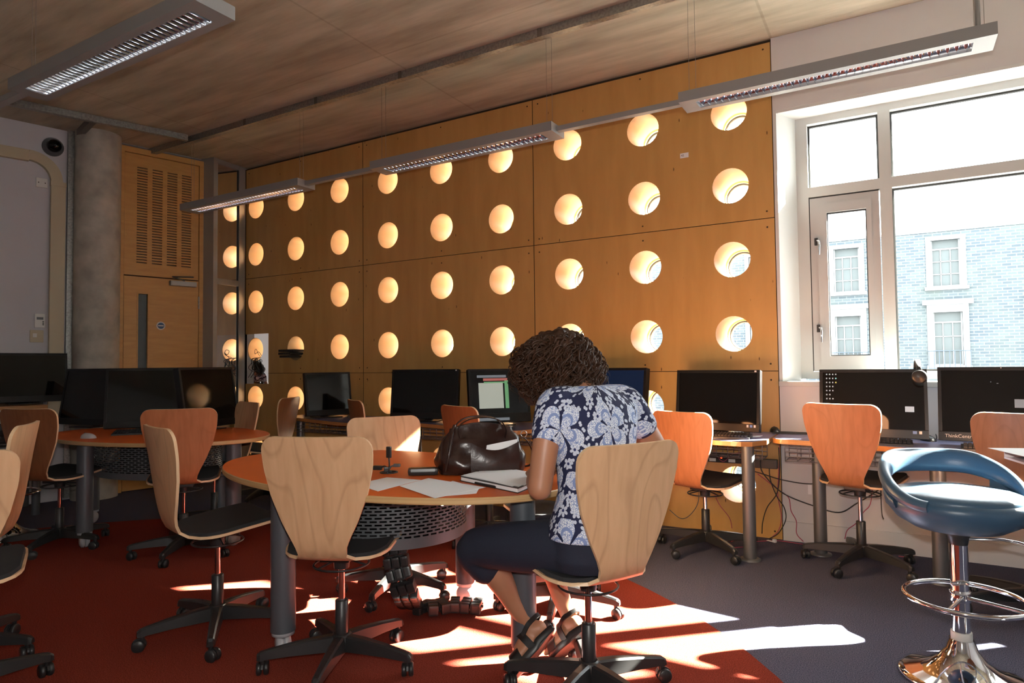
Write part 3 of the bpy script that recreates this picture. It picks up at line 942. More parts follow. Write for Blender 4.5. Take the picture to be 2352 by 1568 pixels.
def shell_surface(off, s0=0.0, s1=TOT, inset=0.0, n=40, m=13):
    rows = []
    for i in range(n):
        u = i / (n - 1)
        s = s0 + (s1 - s0) * (0.5 - 0.5 * math.cos(math.pi * u)) if True else 0
        k = 0
        while k < len(arc) - 2 and arc[k + 1] < s:
            k += 1
        t = (s - arc[k]) / (arc[k + 1] - arc[k])
        p = prof_pts[k].lerp(prof_pts[k + 1], min(max(t, 0), 1))
        q0, q1 = prof_pts[max(k - 1, 0)], prof_pts[min(k + 2, len(prof_pts) - 1)]
        tg = (q1 - q0).normalized()
        nr = Vector((-tg.z, 0, tg.x))          # towards the sitter
        if nr.z < -0.5: nr = -nr
        hw_ = halfw(s) - inset
        row = []
        for j in range(m):
            v = -1 + 2 * j / (m - 1)
            y = v * hw_
            curl = (y * y) * (.42 if s > SEATL + .04 else .22)
            row.append(p + Vector((0, y, 0)) + (-nr if nr.x < -0.3 else nr) * (curl + off))
        rows.append(row)
    return rows
def normal_fix(rows): return rows
def slab(top, bot, mi_t, mi_b, mi_e):
    mb = MB()
    mb.grid(top, mi_t, True); mb.grid(bot, mi_b, True, flip=True)
    n, m = len(top), len(top[0])
    loop_t = [top[0][j] for j in range(m)] + [top[i][m - 1] for i in range(1, n)] + [top[n - 1][j] for j in range(m - 2, -1, -1)] + [top[i][0] for i in range(n - 2, 0, -1)]
    loop_b = [bot[0][j] for j in range(m)] + [bot[i][m - 1] for i in range(1, n)] + [bot[n - 1][j] for j in range(m - 2, -1, -1)] + [bot[i][0] for i in range(n - 2, 0, -1)]
    k = len(loop_t)
    mb.add(loop_t + loop_b, [((q + 1) % k, q, k + q, k + (q + 1) % k) for q in range(k)], mi_e)
    return mb
def shell_mesh(wd):
    return slab(shell_surface(.006), shell_surface(-.006), 0, 0, 1).mesh('shell', [wd, 'ply_edge_light'])
SHELL = {k: shell_mesh(k) for k in ('birch', 'cherry', 'cherry_dark')}
def make_chair():
    t = thing('swivel_chair', 'chair', 'chair', (0, 0, 0), 0, 'plywood swivel chairs')
    obj('shell', SHELL['birch'], None, t)
    pad = slab(shell_surface(.020, .012, .40, .012, n=26), shell_surface(.0065, .008, .405, .008, n=26), 0, 0, 0)
    obj('seat_pad', pad, ['seat_fabric'], t)
    obj('mount_plate', MB().box((0, 0, HS - .032), (.16, .12, .022), bev=.006).lathe([(.03, HS - .085), (.034, HS - .04)], n=16), ['black_plastic'], t)
    ringp = [(.108 * math.cos(2 * math.pi * k / 32), .108 * math.sin(2 * math.pi * k / 32), HS - .068) for k in range(32)]
    rg = MB().tube(ringp, .0045, n=6, closed=True)
    for a in (.4, 2.5, 4.6):
        rg.tube([(.03 * math.cos(a), .03 * math.sin(a), HS - .05), (.108 * math.cos(a), .108 * math.sin(a), HS - .068)], .004, n=6)
    obj('adjustment_ring', rg, ['black_plastic'], t)
    obj('gas_rod', MB().lathe([(.0125, .2), (.0125, HS - .05)], n=16), ['steel_rod'], t)
    obj('column_sleeve', MB().lathe([(.02, .06), (.026, .075), (.0255, .26), (.022, .263), (.0135, .263)], n=20), ['black_plastic'], t)
    st = MB().lathe([(.0, .062), (.034, .062), (.042, .075), (.04, .125), (.03, .132)], n=20, cap=False)
    cast = MB()
    for s in (-1, 1):
        y0 = s * .0135
        rows = []
        for r, yy in ((.0, y0 - .009), (.022, y0 - .009), (.026, y0 - .005), (.026, y0 + .005), (.022, y0 + .009), (.0, y0 + .009)):
            rows.append([(.012 + r * math.cos(2 * math.pi * k / 18), yy, .026 + r * math.sin(2 * math.pi * k / 18)) for k in range(19)])
        cast.grid(rows, 0, True)
    rows = []
    for r, yy in ((.022, -.004), (.029, -.004), (.029, .004), (.022, .004)):
        rows.append([(.012 + r * math.cos(math.pi * (k / 10 * .9 + .05)), yy, .026 + r * math.sin(math.pi * (k / 10 * .9 + .05))) for k in range(11)])
    cast.grid(rows, 0, False)
    cast.lathe([(.009, .045), (.011, .075)], n=10)
    cme = cast.mesh('caster', ['black_plastic'])
    for k in range(5):
        a = 2 * math.pi * k / 5 + .35
        d = Vector((math.cos(a), math.sin(a), 0)); sd_ = Vector((-d.y, d.x, 0))
        rows = []
        for r, wt, wb, zt, zb_ in ((.02, .022, .026, .128, .068), (.10, .020, .025, .124, .070), (.2, .017, .021, .112, .070), (.285, .0145, .017, .098, .066), (.305, .0145, .0165, .093, .062), (.318, .010, .012, .084, .064)):
            c = d * r
            rows.append([c + sd_ * wb + Vector((0, 0, zb_)), c + sd_ * wt + Vector((0, 0, zt - .006)), c + sd_ * wt * .6 + Vector((0, 0, zt)), c - sd_ * wt * .6 + Vector((0, 0, zt)), c - sd_ * wt + Vector((0, 0, zt - .006)), c - sd_ * wb + Vector((0, 0, zb_)), c + sd_ * wb + Vector((0, 0, zb_))])
        st.grid(rows, 0, False)
        st.add(rows[-1][:6], [(0, 1, 2, 3, 4, 5)])
        obj('caster', cme, None, t, (d.x * .298, d.y * .298, 0), rz=random.uniform(0, 6.28))
    obj('star_base', st, ['black_plastic'], t)
    return t
CH0 = make_chair()
_first = [True]
def chair(x, y, face, label, wd='birch', dz=0.0, base=0.0):
    """face: heading of the sitter in degrees; base: extra turn of the star base"""
    if _first[0]:
        c = CH0; _first[0] = False
        c.location = (x, y, 0); c.rotation_euler = (0, 0, math.radians(face)); c['label'] = label
    else:
        c = dup(CH0, (x, y, 0), math.radians(face), label)
    for ch in c.children:
        n = ch.name.split('.')[0]
        if n == 'shell': ch.data = SHELL[wd]
        if n in ('shell', 'seat_pad', 'mount_plate', 'adjustment_ring', 'gas_rod'):
            ch.location.z = dz
        elif n in ('star_base', 'caster'):
            b = math.radians(base)
            if n == 'caster':
                v = Matrix.Rotation(b, 3, 'Z') @ Vector((math.cos(b * 0), 0, 0)) if False else ch.location.copy()
                if c is not CH0:
                    a0 = getattr(CH0, '_dummy', 0)
                ch.location = Matrix.Rotation(b, 3, 'Z') @ CASTLOC[n + str(CASTIDX(ch, c))]
                ch.rotation_euler.z = random.uniform(0, 6.28)
            else:
                ch.rotation_euler.z = b
    return c
CASTLOC = {'caster%d' % k: Vector((.298 * math.cos(2 * math.pi * k / 5 + .35), .298 * math.sin(2 * math.pi * k / 5 + .35), 0)) for k in range(5)}
def CASTIDX(ch, c):
    cs = [q for q in c.children if q.name.split('.')[0] == 'caster']
    return cs.index(ch)

CHAIRS = dict(
    c1=(-1.26, -2.80, 114, 'birch swivel chair with wide pale back nearest the camera at the orange table', 'birch', .013, 20),
    c2=(-1.99, -2.84, 74, 'birch swivel chair seen side-on at the left end of the orange table', 'birch', .02, 10),
    c3=(-3.30, -2.16, 141, 'reddish wooden swivel chair with its back turned at the dark computer table', 'cherry', .022, 0),
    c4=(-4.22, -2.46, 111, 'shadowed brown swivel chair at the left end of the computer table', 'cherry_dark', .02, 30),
    c5=(-2.68, -3.58, 235, 'swivel chair at the left edge showing only its layered plywood side', 'birch', .04, 0),
    c6=(-2.225, -3.73, 153, 'large swivel chair back cut off by the left frame edge in the foreground', 'birch', .0, 55),
    c7=(-1.63, -2.03, -33, 'pale birch swivel chair facing the camera behind the orange table', 'birch', -.02, 12),
    c8=(-.30, -2.54, 150, 'birch swivel chair the woman in the floral shirt sits on', 'birch', .005, 25),
    c9=(-.39, -.50, 72, 'orange-brown swivel chair at the corner desk beside the steel desk leg', 'cherry', -.03, 8),
    c10=(.48, -.40, 72, 'orange-brown swivel chair in front of the monitor with headphones', 'cherry', .03, 14),
    c11=(1.20, -.85, 85, 'orange-brown swivel chair cut off by the right edge behind the blue stool', 'cherry', .03, 30),
    c12=(-.78, -1.83, -130, 'birch swivel chair half hidden behind the seated woman, only base and seat edge showing', 'birch', .0, 40),
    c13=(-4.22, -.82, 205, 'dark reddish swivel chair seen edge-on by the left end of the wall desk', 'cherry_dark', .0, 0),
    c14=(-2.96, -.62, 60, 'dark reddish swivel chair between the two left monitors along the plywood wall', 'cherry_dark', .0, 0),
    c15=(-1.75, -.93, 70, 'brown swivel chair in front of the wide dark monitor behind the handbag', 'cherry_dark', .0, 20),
    c16=(-3.76, -1.62, 255, 'pale swivel chair back peeking out behind the black monitors near the plywood wall', 'birch', .0, 0),
)
for k, v in CHAIRS.items():
    chair(*v)

# ------------------------------------------------------------------ bar stools
def make_stool(leather, label, loc, rz):
    t = thing('bar_stool', label, 'stool', loc, math.radians(rz), 'bar stools')
    zs = .62
    bowl = MB().lathe([(.0, zs - .065), (.09, zs - .065), (.15, zs - .055), (.2, zs - .025), (.228, zs + .012), (.234, zs + .04), (.222, zs + .058), (.19, zs + .06)], n=48, cap=False)
    obj('seat_bowl', bowl, [leather], t)
    obj('cushion', MB().lathe([(.212, zs + .045), (.218, zs + .058), (.212, zs + .072), (.18, zs + .082), (.1, zs + .088), (.0, zs + .088)], n=48, cap=False), [leather], t)
    # wrap-round backrest: high at the back, sinking to the seat edge at the front
    rows = []
    N = 64
    for i in range(N + 1):
        th = math.radians(50 + 260 * i / N)            # 0 deg = front
        u = abs(math.degrees(th) - 180) / 130.0           # 0 at back, 1 at front ends
        e = 1 - u
        h = .5 - .5 * math.cos(math.pi * min(1, e * 1.25))
        zc_ = zs + .045 + .118 * h
        r = .221 + .02 * h
        hh = .022 + .024 * h
        ww = .020 + .004 * h
        c = Vector((r * math.cos(th), r * math.sin(th), zc_)); out = Vector((math.cos(th), math.sin(th), 0))
        lean = .22 * h
        rows.append([c + out * (ww * math.cos(a) + hh * math.sin(a) * lean) + Vector((0, 0, hh * math.sin(a))) for a in [2 * math.pi * k / 16 for k in range(17)]])
    bk = MB().grid(rows, 0, True)
    bk.add(rows[0][:16], [tuple(range(16))]); bk.add(rows[-1][:16], [tuple(reversed(range(16)))])
    # posts of padding either side of the cut-out
    obj('backrest', bk, [leather], t)
    for s in (-1, 1):
        rows = []
        for i in range(9):
            a_ = math.radians(180 + s * (58 + 40 * i / 8))
            zt = zs + .04 + .07 * (1 - i / 8) ; out = Vector((math.cos(a_), math.sin(a_), 0))
            rows.append([out * .210 + Vector((0, 0, zs + .02)), out * .236 + Vector((0, 0, zs + .02)), out * .248 + Vector((0, 0, zt + .01)), out * .216 + Vector((0, 0, zt + .01)), out * .210 + Vector((0, 0, zs + .02))])
        sidep = MB().grid(rows, 0, True)
        obj('side_pad', sidep, [leather], t)
    obj('under_plate', MB().lathe([(.03, zs - .12), (.035, zs - .09), (.06, zs - .07)], n=24), ['black_plastic'], t)
    obj('lift_lever', MB().tube([(.0, .03, zs - .1), (.0, .15, zs - .1), (.02, .2, zs - .105), (.06, .215, zs - .108)], .005, n=8), ['chrome'], t)
    obj('column', MB().lathe([(.030, .14), (.030, zs - .09)], n=32), ['chrome'], t)
    obj('collar', MB().lathe([(.034, .150), (.035, .155), (.035, .172), (.034, .177)], n=32), ['white_plastic'], t)
    obj('base', MB().lathe([(.208, .0), (.212, .006), (.208, .013), (.19, .020), (.15, .032), (.11, .050), (.075, .078), (.052, .112), (.04, .15)], n=64), ['chrome'], t)
    z = .31
    rp = [(.03 + .195 * math.cos(2 * math.pi * k / 48), .195 * math.sin(2 * math.pi * k / 48), z) for k in range(48)]
    fr = MB().tube(rp, .0095, n=10, closed=True)
    for a in (.75, -.75):
        fr.tube([(0.02, 0, z), (.03 + .195 * math.cos(a), .195 * math.sin(a), z)], .007, n=8)
    fr.lathe([(.034, z - .02), (.036, z - .015), (.036, z + .015), (.034, z + .02)], n=24)
    obj('foot_ring', fr, ['chrome'], t)
    return t
make_stool('blue_leather', 'blue leather bar stool on a chrome trumpet base standing on the dark carpet', (.865, -1.74, 0), -66)
s2 = Vector((-4.85, -2.52, 0))
make_stool('black_leather', 'black bar stool in deep shadow at the high counter on the left', (s2.x, s2.y, 0), 150)
# ------------------------------------------------------------------ elliptical orange tables
def ellipse_table(cx, cy, a, b, rz, label, first_leg=0, tray=True):
    t = thing('oval_table', label, 'table', (cx, cy, 0), rz)
    zt = .722
    ol = [(a * math.cos(2 * math.pi * k / 96), b * math.sin(2 * math.pi * k / 96)) for k in range(96)]
    top = MB()
    rows = []
    for s, z in ((1.0, zt - .026), (1.004, zt - .022), (1.004, zt - .004), (1.0, zt)):
        rows.append([(x * s, y * s, z) for x, y in ol] + [(ol[0][0] * s, ol[0][1] * s, z)])
    top.grid(rows, 0, False)
    top.add([(x, y, zt) for x, y in ol], [tuple(range(96))], 1)
    top.add([(x, y, zt - .026) for x, y in ol], [tuple(reversed(range(96)))], 2)
    obj('table_top', top, ['ply_edge', 'orange_top', 'steel_grey'], t)
    for (lx, ly) in ((a * .83, -.02), (-a * .83, .02), (-.13, -b * .82), (.13, b * .82)):
        lg = obj('leg', MB().lathe([(.05, .105), (.05, zt - .026)], n=28), ['leg_paint'], t, (lx, ly, 0))
        cs = MB().lathe([(.012, .085), (.046, .09), (.046, .106)], n=24)
        for s in (-1, 1):
            rows = []
            for r, yy in ((.0, .03), (.03, .029), (.044, .018), (.047, .004), (.044, .002)):
                rows.append([(r * math.cos(2 * math.pi * k / 24), s * yy, .047 + r * math.sin(2 * math.pi * k / 24)) for k in range(25)])
            cs.grid(rows, 0, True, flip=(s < 0))
        obj('caster', cs, ['caster_grey'], lg, rz=random.uniform(0, 3.1))
    return t
TC = Vector((-1.38, -2.42, 0))
ct = ellipse_table(TC.x, TC.y, .95, .54, math.radians(-4), 'orange oval table with papers, handbag and grommet in the centre of the room')
lt = ellipse_table(-3.97, -1.93, .93, .54, math.radians(6), 'shadowed orange oval computer table carrying three black monitors')
# perforated cable tray under the tables
def perf_drum(parent, a, b, z0, z1):
    mb = MB()
    NSG = 120
    def P_(k, z, s=1.0):
        an = 2 * math.pi * k / NSG
        return (a * s * math.cos(an), b * s * math.sin(an), z)
    def strip(za, zb_):
        mb.grid([[P_(k, za) for k in range(NSG + 1)], [P_(k, zb_) for k in range(NSG + 1)]], 0, True)
    strip(z0, z0 + .045)
    z = z0 + .045
    rows_n = int((z1 - .012 - z) / .0138)
    for r in range(rows_n):
        za, zb_ = z + r * .0138, z + r * .0138 + .0072
        NP = 60
        for q in range(NP):
            k0 = NSG / NP * (q + (.5 if r % 2 else 0)); k1 = k0 + .55
            mb.add([P_(k0, za), P_(k1, za), P_(k1, zb_), P_(k0, zb_)], [(0, 1, 2, 3)])
        strip(zb_, z + (r + 1) * .0138)
    strip(z + rows_n * .0138, z1)
    mb.add([P_(k, z0 + .001) for k in range(NSG)], [tuple(range(NSG))])
    d = obj('cable_tray', mb, ['steel_grey'], parent, label='perforated grey metal cable tray')
    obj('inner_box', MB().lathe([(.0, z0 + .01), (min(a, b) * .7, z0 + .01), (min(a, b) * .7, z1 - .02)], n=32, cap=False), ['black_matte'], d)
perf_drum(ct, .40, .36, .445, .695)
perf_drum(lt, .52, .34, .445, .695)
obj('grommet', MB().lathe([(.0, .7215), (.04, .7215), (.04, .726), (.032, .7255), (.03, .722)], n=32), ['black_plastic'], ct, (.115, -.075, 0))

# vertebra cable spine hanging from the tray to the floor
A0, A1, A2 = at_d(905, 1262, 2.72), at_z(935, 1385, .055), at_z(1110, 1392, .04)
spine = thing('cable_spine', 'black segmented cable spine drooping from the table tray onto the red carpet', 'cable spine', (A1.x, A1.y, 0))
path = catmull([A0 + Vector((0, 0, .03)), at_d(915, 1310, 2.72), at_d(932, 1365, 2.74), A1 + Vector((.03, .0, .0)), at_z(990, 1395, .045), at_z(1040, 1388, .045), A2], 24)
ln = [0]
for a, b in zip(path, path[1:]): ln.append(ln[-1] + (b - a).length)
nseg = int(ln[-1] / .054)
vm = MB()
for y in (-.030, 0, .030):
    vm.box((0, y * 1.2, 0), (.047, .032, .048), bev=.009)
vm.box((0, 0, 0), (.052, .07, .008))
vme = vm.mesh('vertebra', ['black_plastic'])
for s in range(nseg):
    d = ln[-1] * (s + .5) / nseg
    k = max(i for i in range(len(ln)) if ln[i] <= d)
    p = path[k]; tg = (path[min(k + 3, len(path) - 1)] - path[max(k - 3, 0)]).normalized()
    o = obj('vertebra', vme, None, spine)
    side = Vector((0.80, 0.60, 0)) if False else (_r * 1.0)
    zax = tg.cross(side).normalized() if abs(tg.z) > .5 else Vector((0, 0, 1))
    if abs(tg.z) > .5:
        yax = (side - tg * side.dot(tg)).normalized(); zax = tg.cross(yax)
    else:
        yax = zax.cross(tg).normalized(); zax = tg.cross(yax)
    R_ = Matrix((tg, yax, zax)).transposed().to_4x4()
    o.rotation_mode = 'QUATERNION'; o.rotation_quaternion = R_.to_quaternion()
    pp = p - spine.location
    pp.z = max(pp.z, .027)
    o.location = pp
obj('core_cable', MB().tube([Vector((q.x, q.y, max(q.z, .02))) - spine.location for q in path], .006, n=8), ['black_cable'], spine)

# ------------------------------------------------------------------ wavy wall desks
def wall_desk(x0, x1, label, ya=-.46, yb=-.70, legx=None, bask=True):
    t = thing('wall_desk', label, 'desk', ((x0 + x1) / 2, 0, 0), 0, 'wavy desks along the walls')
    cx = (x0 + x1) / 2
    ol = []
    n = 26
    L_ = x1 - x0
    for k in range(n + 1):
        u = k / n
        e = u * u * (3 - 2 * u)
        y = ya + (yb - ya) * e
        if u > .90: y = yb + (1 - math.sqrt(max(0, 1 - ((u - .90) / .10) ** 2))) * .16
        if u < .06: y = ya + (1 - math.sqrt(max(0, 1 - ((.06 - u) / .06) ** 2))) * .05
        ol.append((x0 + L_ * u - cx, y))
    ol += [(x1 - cx, -.045), (x0 - cx, -.045)]
    top = MB().prism(ol, .694, .722, 0, side=1)
    obj('desk_top', top, ['blue_top', 'desk_edge'], t)
    for lx, ly in (legx or [(x1 - .17, -.57), (x0 + .1, -.3)]):
        lg = MB().lathe([(.038, .012), (.038, .694)], n=28)
        lo = obj('leg', lg, ['leg_steel'], t, (lx - cx, ly, 0))
        obj('floor_flange', MB().lathe([(.062, .0), (.062, .008), (.04, .014)], n=28), ['leg_steel'], lo)
    if bask:
        # wire basket under the back edge
        b = MB()
        w0, w1, y0_, y1_, za, zb_ = x0 + .06 - cx, x1 - .06 - cx, -.34, -.16, .575, .665
        for z in (za, za + .03, za + .06, zb_):
            b.tube([(w0, y0_, z), (w1, y0_, z)], .0028, n=5)
            b.tube([(w0, y1_, z), (w1, y1_, z)], .0028, n=5)
        for q in range(4):
            yy = y0_ + (y1_ - y0_) * q / 3
            b.tube([(w0, yy, za), (w1, yy, za)], .0028, n=5)
        nn = int(L_ / .075)
        for q in range(nn + 1):
            xx = w0 + (w1 - w0) * q / nn
            b.tube([(xx, y0_, zb_), (xx, y0_, za), (xx, y1_, za), (xx, y1_, .693)], .0025, n=5)
        obj('wire_basket', b, ['basket_wire'], t)
    return t
DESKS = [
    wall_desk(-4.42, -3.22, 'wavy desk at the far left of the plywood wall under the small tilted monitor'),
    wall_desk(-2.98, -1.62, 'wavy desk along the middle of the plywood wall behind the handbag'),
    wall_desk(-1.55, -.005, 'wavy blue desk at the right end of the plywood wall on a steel leg', legx=[(-.11, -.57), (-1.4, -.3)]),
    wall_desk(.01, 1.25, 'wavy blue desk under the window between wall corner and second steel leg', legx=[(.86, -.52), (.25, -.25)]),
    wall_desk(1.27, 2.45, 'wavy blue desk under the window at the right frame edge'),
]
# power units below the desk
def power_unit(x, z, w_, label, sockets=0, led=False, y=-.02):
    t = thing('power_unit', label, 'power strip', (x, y, z))
    obj('case', MB().box((0, -.03, 0), (w_, .05, .06), bev=.004), ['black_plastic'], t)
    for k in range(sockets):
        so = obj('socket', MB().box((-w_ / 2 + .045 + k * .038, -.058, 0), (.032, .008, .04)), ['white_plastic'], t)
        so.data.update()
    if led:
        obj('led', MB().lathe([(.006, 0), (.006, .004), (.0, .006)], n=12).xf(Matrix.Rotation(math.pi / 2, 4, 'X')), ['led_red'], t, (-.02, -.055, .005))
        obj('plate', MB().box((-.08, -.057, -.012), (.045, .004, .022)), ['white_plastic'], t)
        obj('plate', MB().box((.05, -.057, -.012), (.045, .004, .022)), ['white_plastic'], t)
    return t
power_unit(-.62, .50, .20, 'black power strip with four white sockets under the corner desk', 4)
power_unit(-.36, .53, .25, 'black power box with glowing red light under the corner desk', 0, True)
power_unit(-.09, .51, .14, 'short black power box at the end of the plywood wall')
power_unit(-3.80, .56, .26, 'black power box with red light under the far left wall desk', 0, True)
power_unit(-3.45, .54, .22, 'black socket strip beside the red-lit box under the far left desk', 3)

# ------------------------------------------------------------------ high counter on the left
hc = thing('high_counter', 'high counter with wooden edge and grey front panel along the left wall', 'counter', ep(2.6, 0, .3))
mb = MB(); ebox(mb, 1.92, 4.6, .875, .905, .02, .62, 0)
o1 = obj('counter_top', mb, ['desk_edge'], hc); o1.location = -hc.location
mat('grey_laminate', (0.42, 0.45, 0.50), 0.5)
mb = MB(); ebox(mb, 2.22, 4.6, .16, .875, .56, .585, 0)
o1 = obj('front_panel', mb, ['grey_laminate'], hc); o1.location = -hc.location
for tt in (1.98, 2.2):
    for oo in (.08, .55):
        p = ep(tt, 0, oo) - hc.location
        o1 = obj('leg', MB().lathe([(.03, 0), (.03, .875)], n=20), ['leg_paint'], hc, p)

# ------------------------------------------------------------------ all-in-one computers
def screen_mat(name, fn=None, base=(0.006, 0.006, 0.006)):
    return 'screen_off'
mat('screen_glow_blue', (0.004, 0.008, 0.02), 0.12, emit=(0.0015, 0.005, 0.017), estr=1.0)
mat('screen_doc', (0.1, 0.1, 0.1), 0.15, emit=(0.20, 0.215, 0.18), estr=1.0)
mat('screen_green', (0.05, 0.1, 0.06), 0.15, emit=(0.06, 0.16, 0.07), estr=1.0)
mat('screen_red', (0.1, 0.03, 0.03), 0.15, emit=(0.20, 0.06, 0.05), estr=1.0)
mat('icon_pale', (0.1, 0.1, 0.1), 0.3, emit=(0.20, 0.23, 0.25), estr=1.0)
mat('icon_teal', (0.1, 0.1, 0.1), 0.3, emit=(0.1, 0.4, 0.38), estr=1.0)
mat('icon_gold', (0.1, 0.1, 0.1), 0.3, emit=(0.45, 0.36, 0.05), estr=1.0)
mat('icon_grey', (0.05, 0.05, 0.05), 0.3, emit=(0.08, 0.09, 0.10), estr=1.0)
mat('sticker_white', (0.7, 0.72, 0.75), 0.5)
mat('sticker_blue', (0.12, 0.25, 0.6), 0.5)
def computer(x, y, face, label, w_=.555, h=.40, zb=.748, tilt=8, chin=.05, screen='screen_off', marks=(), zdesk=.722, side=None):
    """face: heading of the screen, degrees"""
    t = thing('desktop_computer', label, 'computer', (x, y, zdesk), math.radians(face), 'black desktop computers')
    zb_ = zb - zdesk
    T = Matrix.Translation((0, 0, zb_)) @ Matrix.Rotation(-math.radians(tilt), 4, 'Y')
    b = MB().box((-.025, 0, h / 2), (.05, w_, h), bev=.006)
    bz = .018
    obj('casing', b.xf(T), ['bezel'], t)
    s = MB().box2((-.001, -w_ / 2 + bz, chin), (.0015, w_ / 2 - bz, h - bz))
    so = obj('screen', s.xf(T), [screen], t)
    fr = MB()
    for a, c in (((-w_ / 2, 0), (w_ / 2, chin)), ((-w_ / 2, h - bz), (w_ / 2, h)), ((-w_ / 2, chin), (-w_ / 2 + bz, h - bz)), ((w_ / 2 - bz, chin), (w_ / 2, h - bz))):
        fr.box2((-.004, a[0], a[1]), (.006, c[0], c[1]), bev=.002)
    obj('bezel', fr.xf(T), ['bezel'], t)
    st = MB().box((-.09, 0, .004), (.20, .24, .008), bev=.003)
    st.add([(-.14, -.035, .006), (-.14, .035, .006), (-.155, .035, .006), (-.155, -.035, .006), (-.055, -.035, .2), (-.055, .035, .2), (-.075, .035, .2), (-.075, -.035, .2)],
           [(0, 1, 5, 4), (1, 2, 6, 5), (2, 3, 7, 6), (3, 0, 4, 7), (4, 5, 6, 7)])
    obj('stand', st, ['bezel'], t)
    # marks: (u 0..1 left->right as seen, v 0..1 bottom->top, width m, height m, material)
    bym = {}
    for (u, v, mw, mh, mm) in marks:
        yy = (u - .5) * w_
        c = T @ Vector((.0075 if v < .12 or v > .97 else .0025, yy, v * h))
        q = MB().box2((-.0006, -mw / 2, -mh / 2), (.0006, mw / 2, mh / 2)).xf(Matrix.Translation(c) @ Matrix.Rotation(-math.radians(tilt), 4, 'Y'))
        k = bym.setdefault(mm, MB()); k.add(q.v, q.f)
    for mm, k in bym.items():
        if mm.startswith('sticker'):
            obj('sticker', k, [mm], t)['kind'] = 'stuff'
        else:
            obj('screen_print', k, [mm], so)['kind'] = 'stuff'
    return t
def on_y(px, y): return at_y(px, 880, y).x
icons = []
for r in range(7):
    for c in range(4 if r < 3 else (3 if r != 5 else 2)):
        icons.append((.072 + c * .030, .925 - r * .062, .0065, .0075, 'icon_teal' if (r, c) == (1, 3) else 'icon_gold' if (r, c) == (2, 3) else 'icon_pale'))
HPM = [(.95, .965, .014, .012, 'sticker_white')]
M1 = computer(on_y(1642, -.33), -.33, -95, 'black computer on the corner desk reflecting a lamp, last before the white wall', marks=[(.95, .975, .012, .01, 'sticker_white'), (.87, .09, .012, .016, 'sticker_white'), (.91, .09, .016, .016, 'sticker_blue'), (.95, .09, .012, .016, 'sticker_white')])
M2 = computer(on_y(2000, -.36), -.36, -92, 'black computer showing desktop icons with headphones hung on its corner', w_=.56, marks=icons + [(.955, .975, .012, .010, 'sticker_white'), (.84, .42, .045, .032, 'icon_pale'), (.88, .09, .02, .016, 'sticker_blue'), (.93, .09, .014, .016, 'sticker_white')])
M3 = computer(on_y(2300, -.40), -.40, -97, 'black computer with thick bezel at the right frame edge below the window', w_=.58, h=.41, marks=[(.42, .80, .004, .003, 'icon_pale'), (.47, .78, .008, .002, 'icon_pale'), (.72, .52, .15, .045, 'icon_grey'), (.5, .985, .004, .004, 'sticker_white')])
tm = text_mesh('ThinkCentre', .026); tm.materials.append(MATS['sticker_white'])
o1 = obj('lettering', tm, None, M3); 
Tm = Matrix.Translation((0, 0, .026)) @ Matrix.Rotation(-math.radians(8), 4, 'Y') @ Matrix.Translation((.0075, -.26, .018)) @ Matrix.Rotation(math.pi / 2, 4, 'Z') @ Matrix.Rotation(math.pi / 2, 4, 'X')
o1.matrix_local = Tm
M4 = computer(*[at_y(758, 900, -.36).x, -.36], -22, 'small black computer tilted sideways on the far left wall desk', w_=.44, h=.40, tilt=9)
M5 = computer(on_y(972, -.36), -.36, -72, 'wide black computer by the plywood wall left of the lit document screen', w_=.60, h=.42, marks=[(.96, .975, .012, .010, 'sticker_white')])
M6m = [(.36, .50, .20, .20, 'screen_doc'), (.62, .52, .03, .22, 'screen_green'), (.38, .86, .24, .02, 'icon_grey'), (.44, .80, .20, .02, 'screen_red'), (.45, .745, .20, .012, 'screen_green'), (.36, .06, .28, .022, 'icon_grey')]
M6 = computer(on_y(1150, -.38), -.38, -40, 'black computer showing a pale document page behind the handbag', w_=.50, h=.42, marks=M6m, chin=.07)
M7 = computer(on_y(1405, -.36), -.36, -100, 'black computer with dark blue screen partly hidden behind the woman', w_=.50, h=.42, screen='screen_glow_blue')
T1p, T2p, T3p = at_d(186, 930, 5.3), at_d(345, 930, 5.0), at_d(492, 930, 5.0)
T1 = computer(T1p.x, T1p.y, -78, 'leftmost black computer on the dark orange table, screen angled left', w_=.52, h=.46, tilt=10)
T2 = computer(T2p.x, T2p.y, -38, 'middle black computer on the dark orange table facing the camera', w_=.62, h=.46, tilt=10)
T3 = computer(T3p.x, T3p.y, 12, 'rightmost black computer on the dark orange table with white sticker at its foot', w_=.55, h=.46, tilt=10, marks=[(.25, .10, .05, .04, 'sticker_white')])
e1 = ep(2.02, 0, .33)
E1 = computer(e1.x, e1.y, -14, 'black computer on the high counter at the far left reflecting the portholes', w_=.60, h=.42, zb=.925, zdesk=.905)
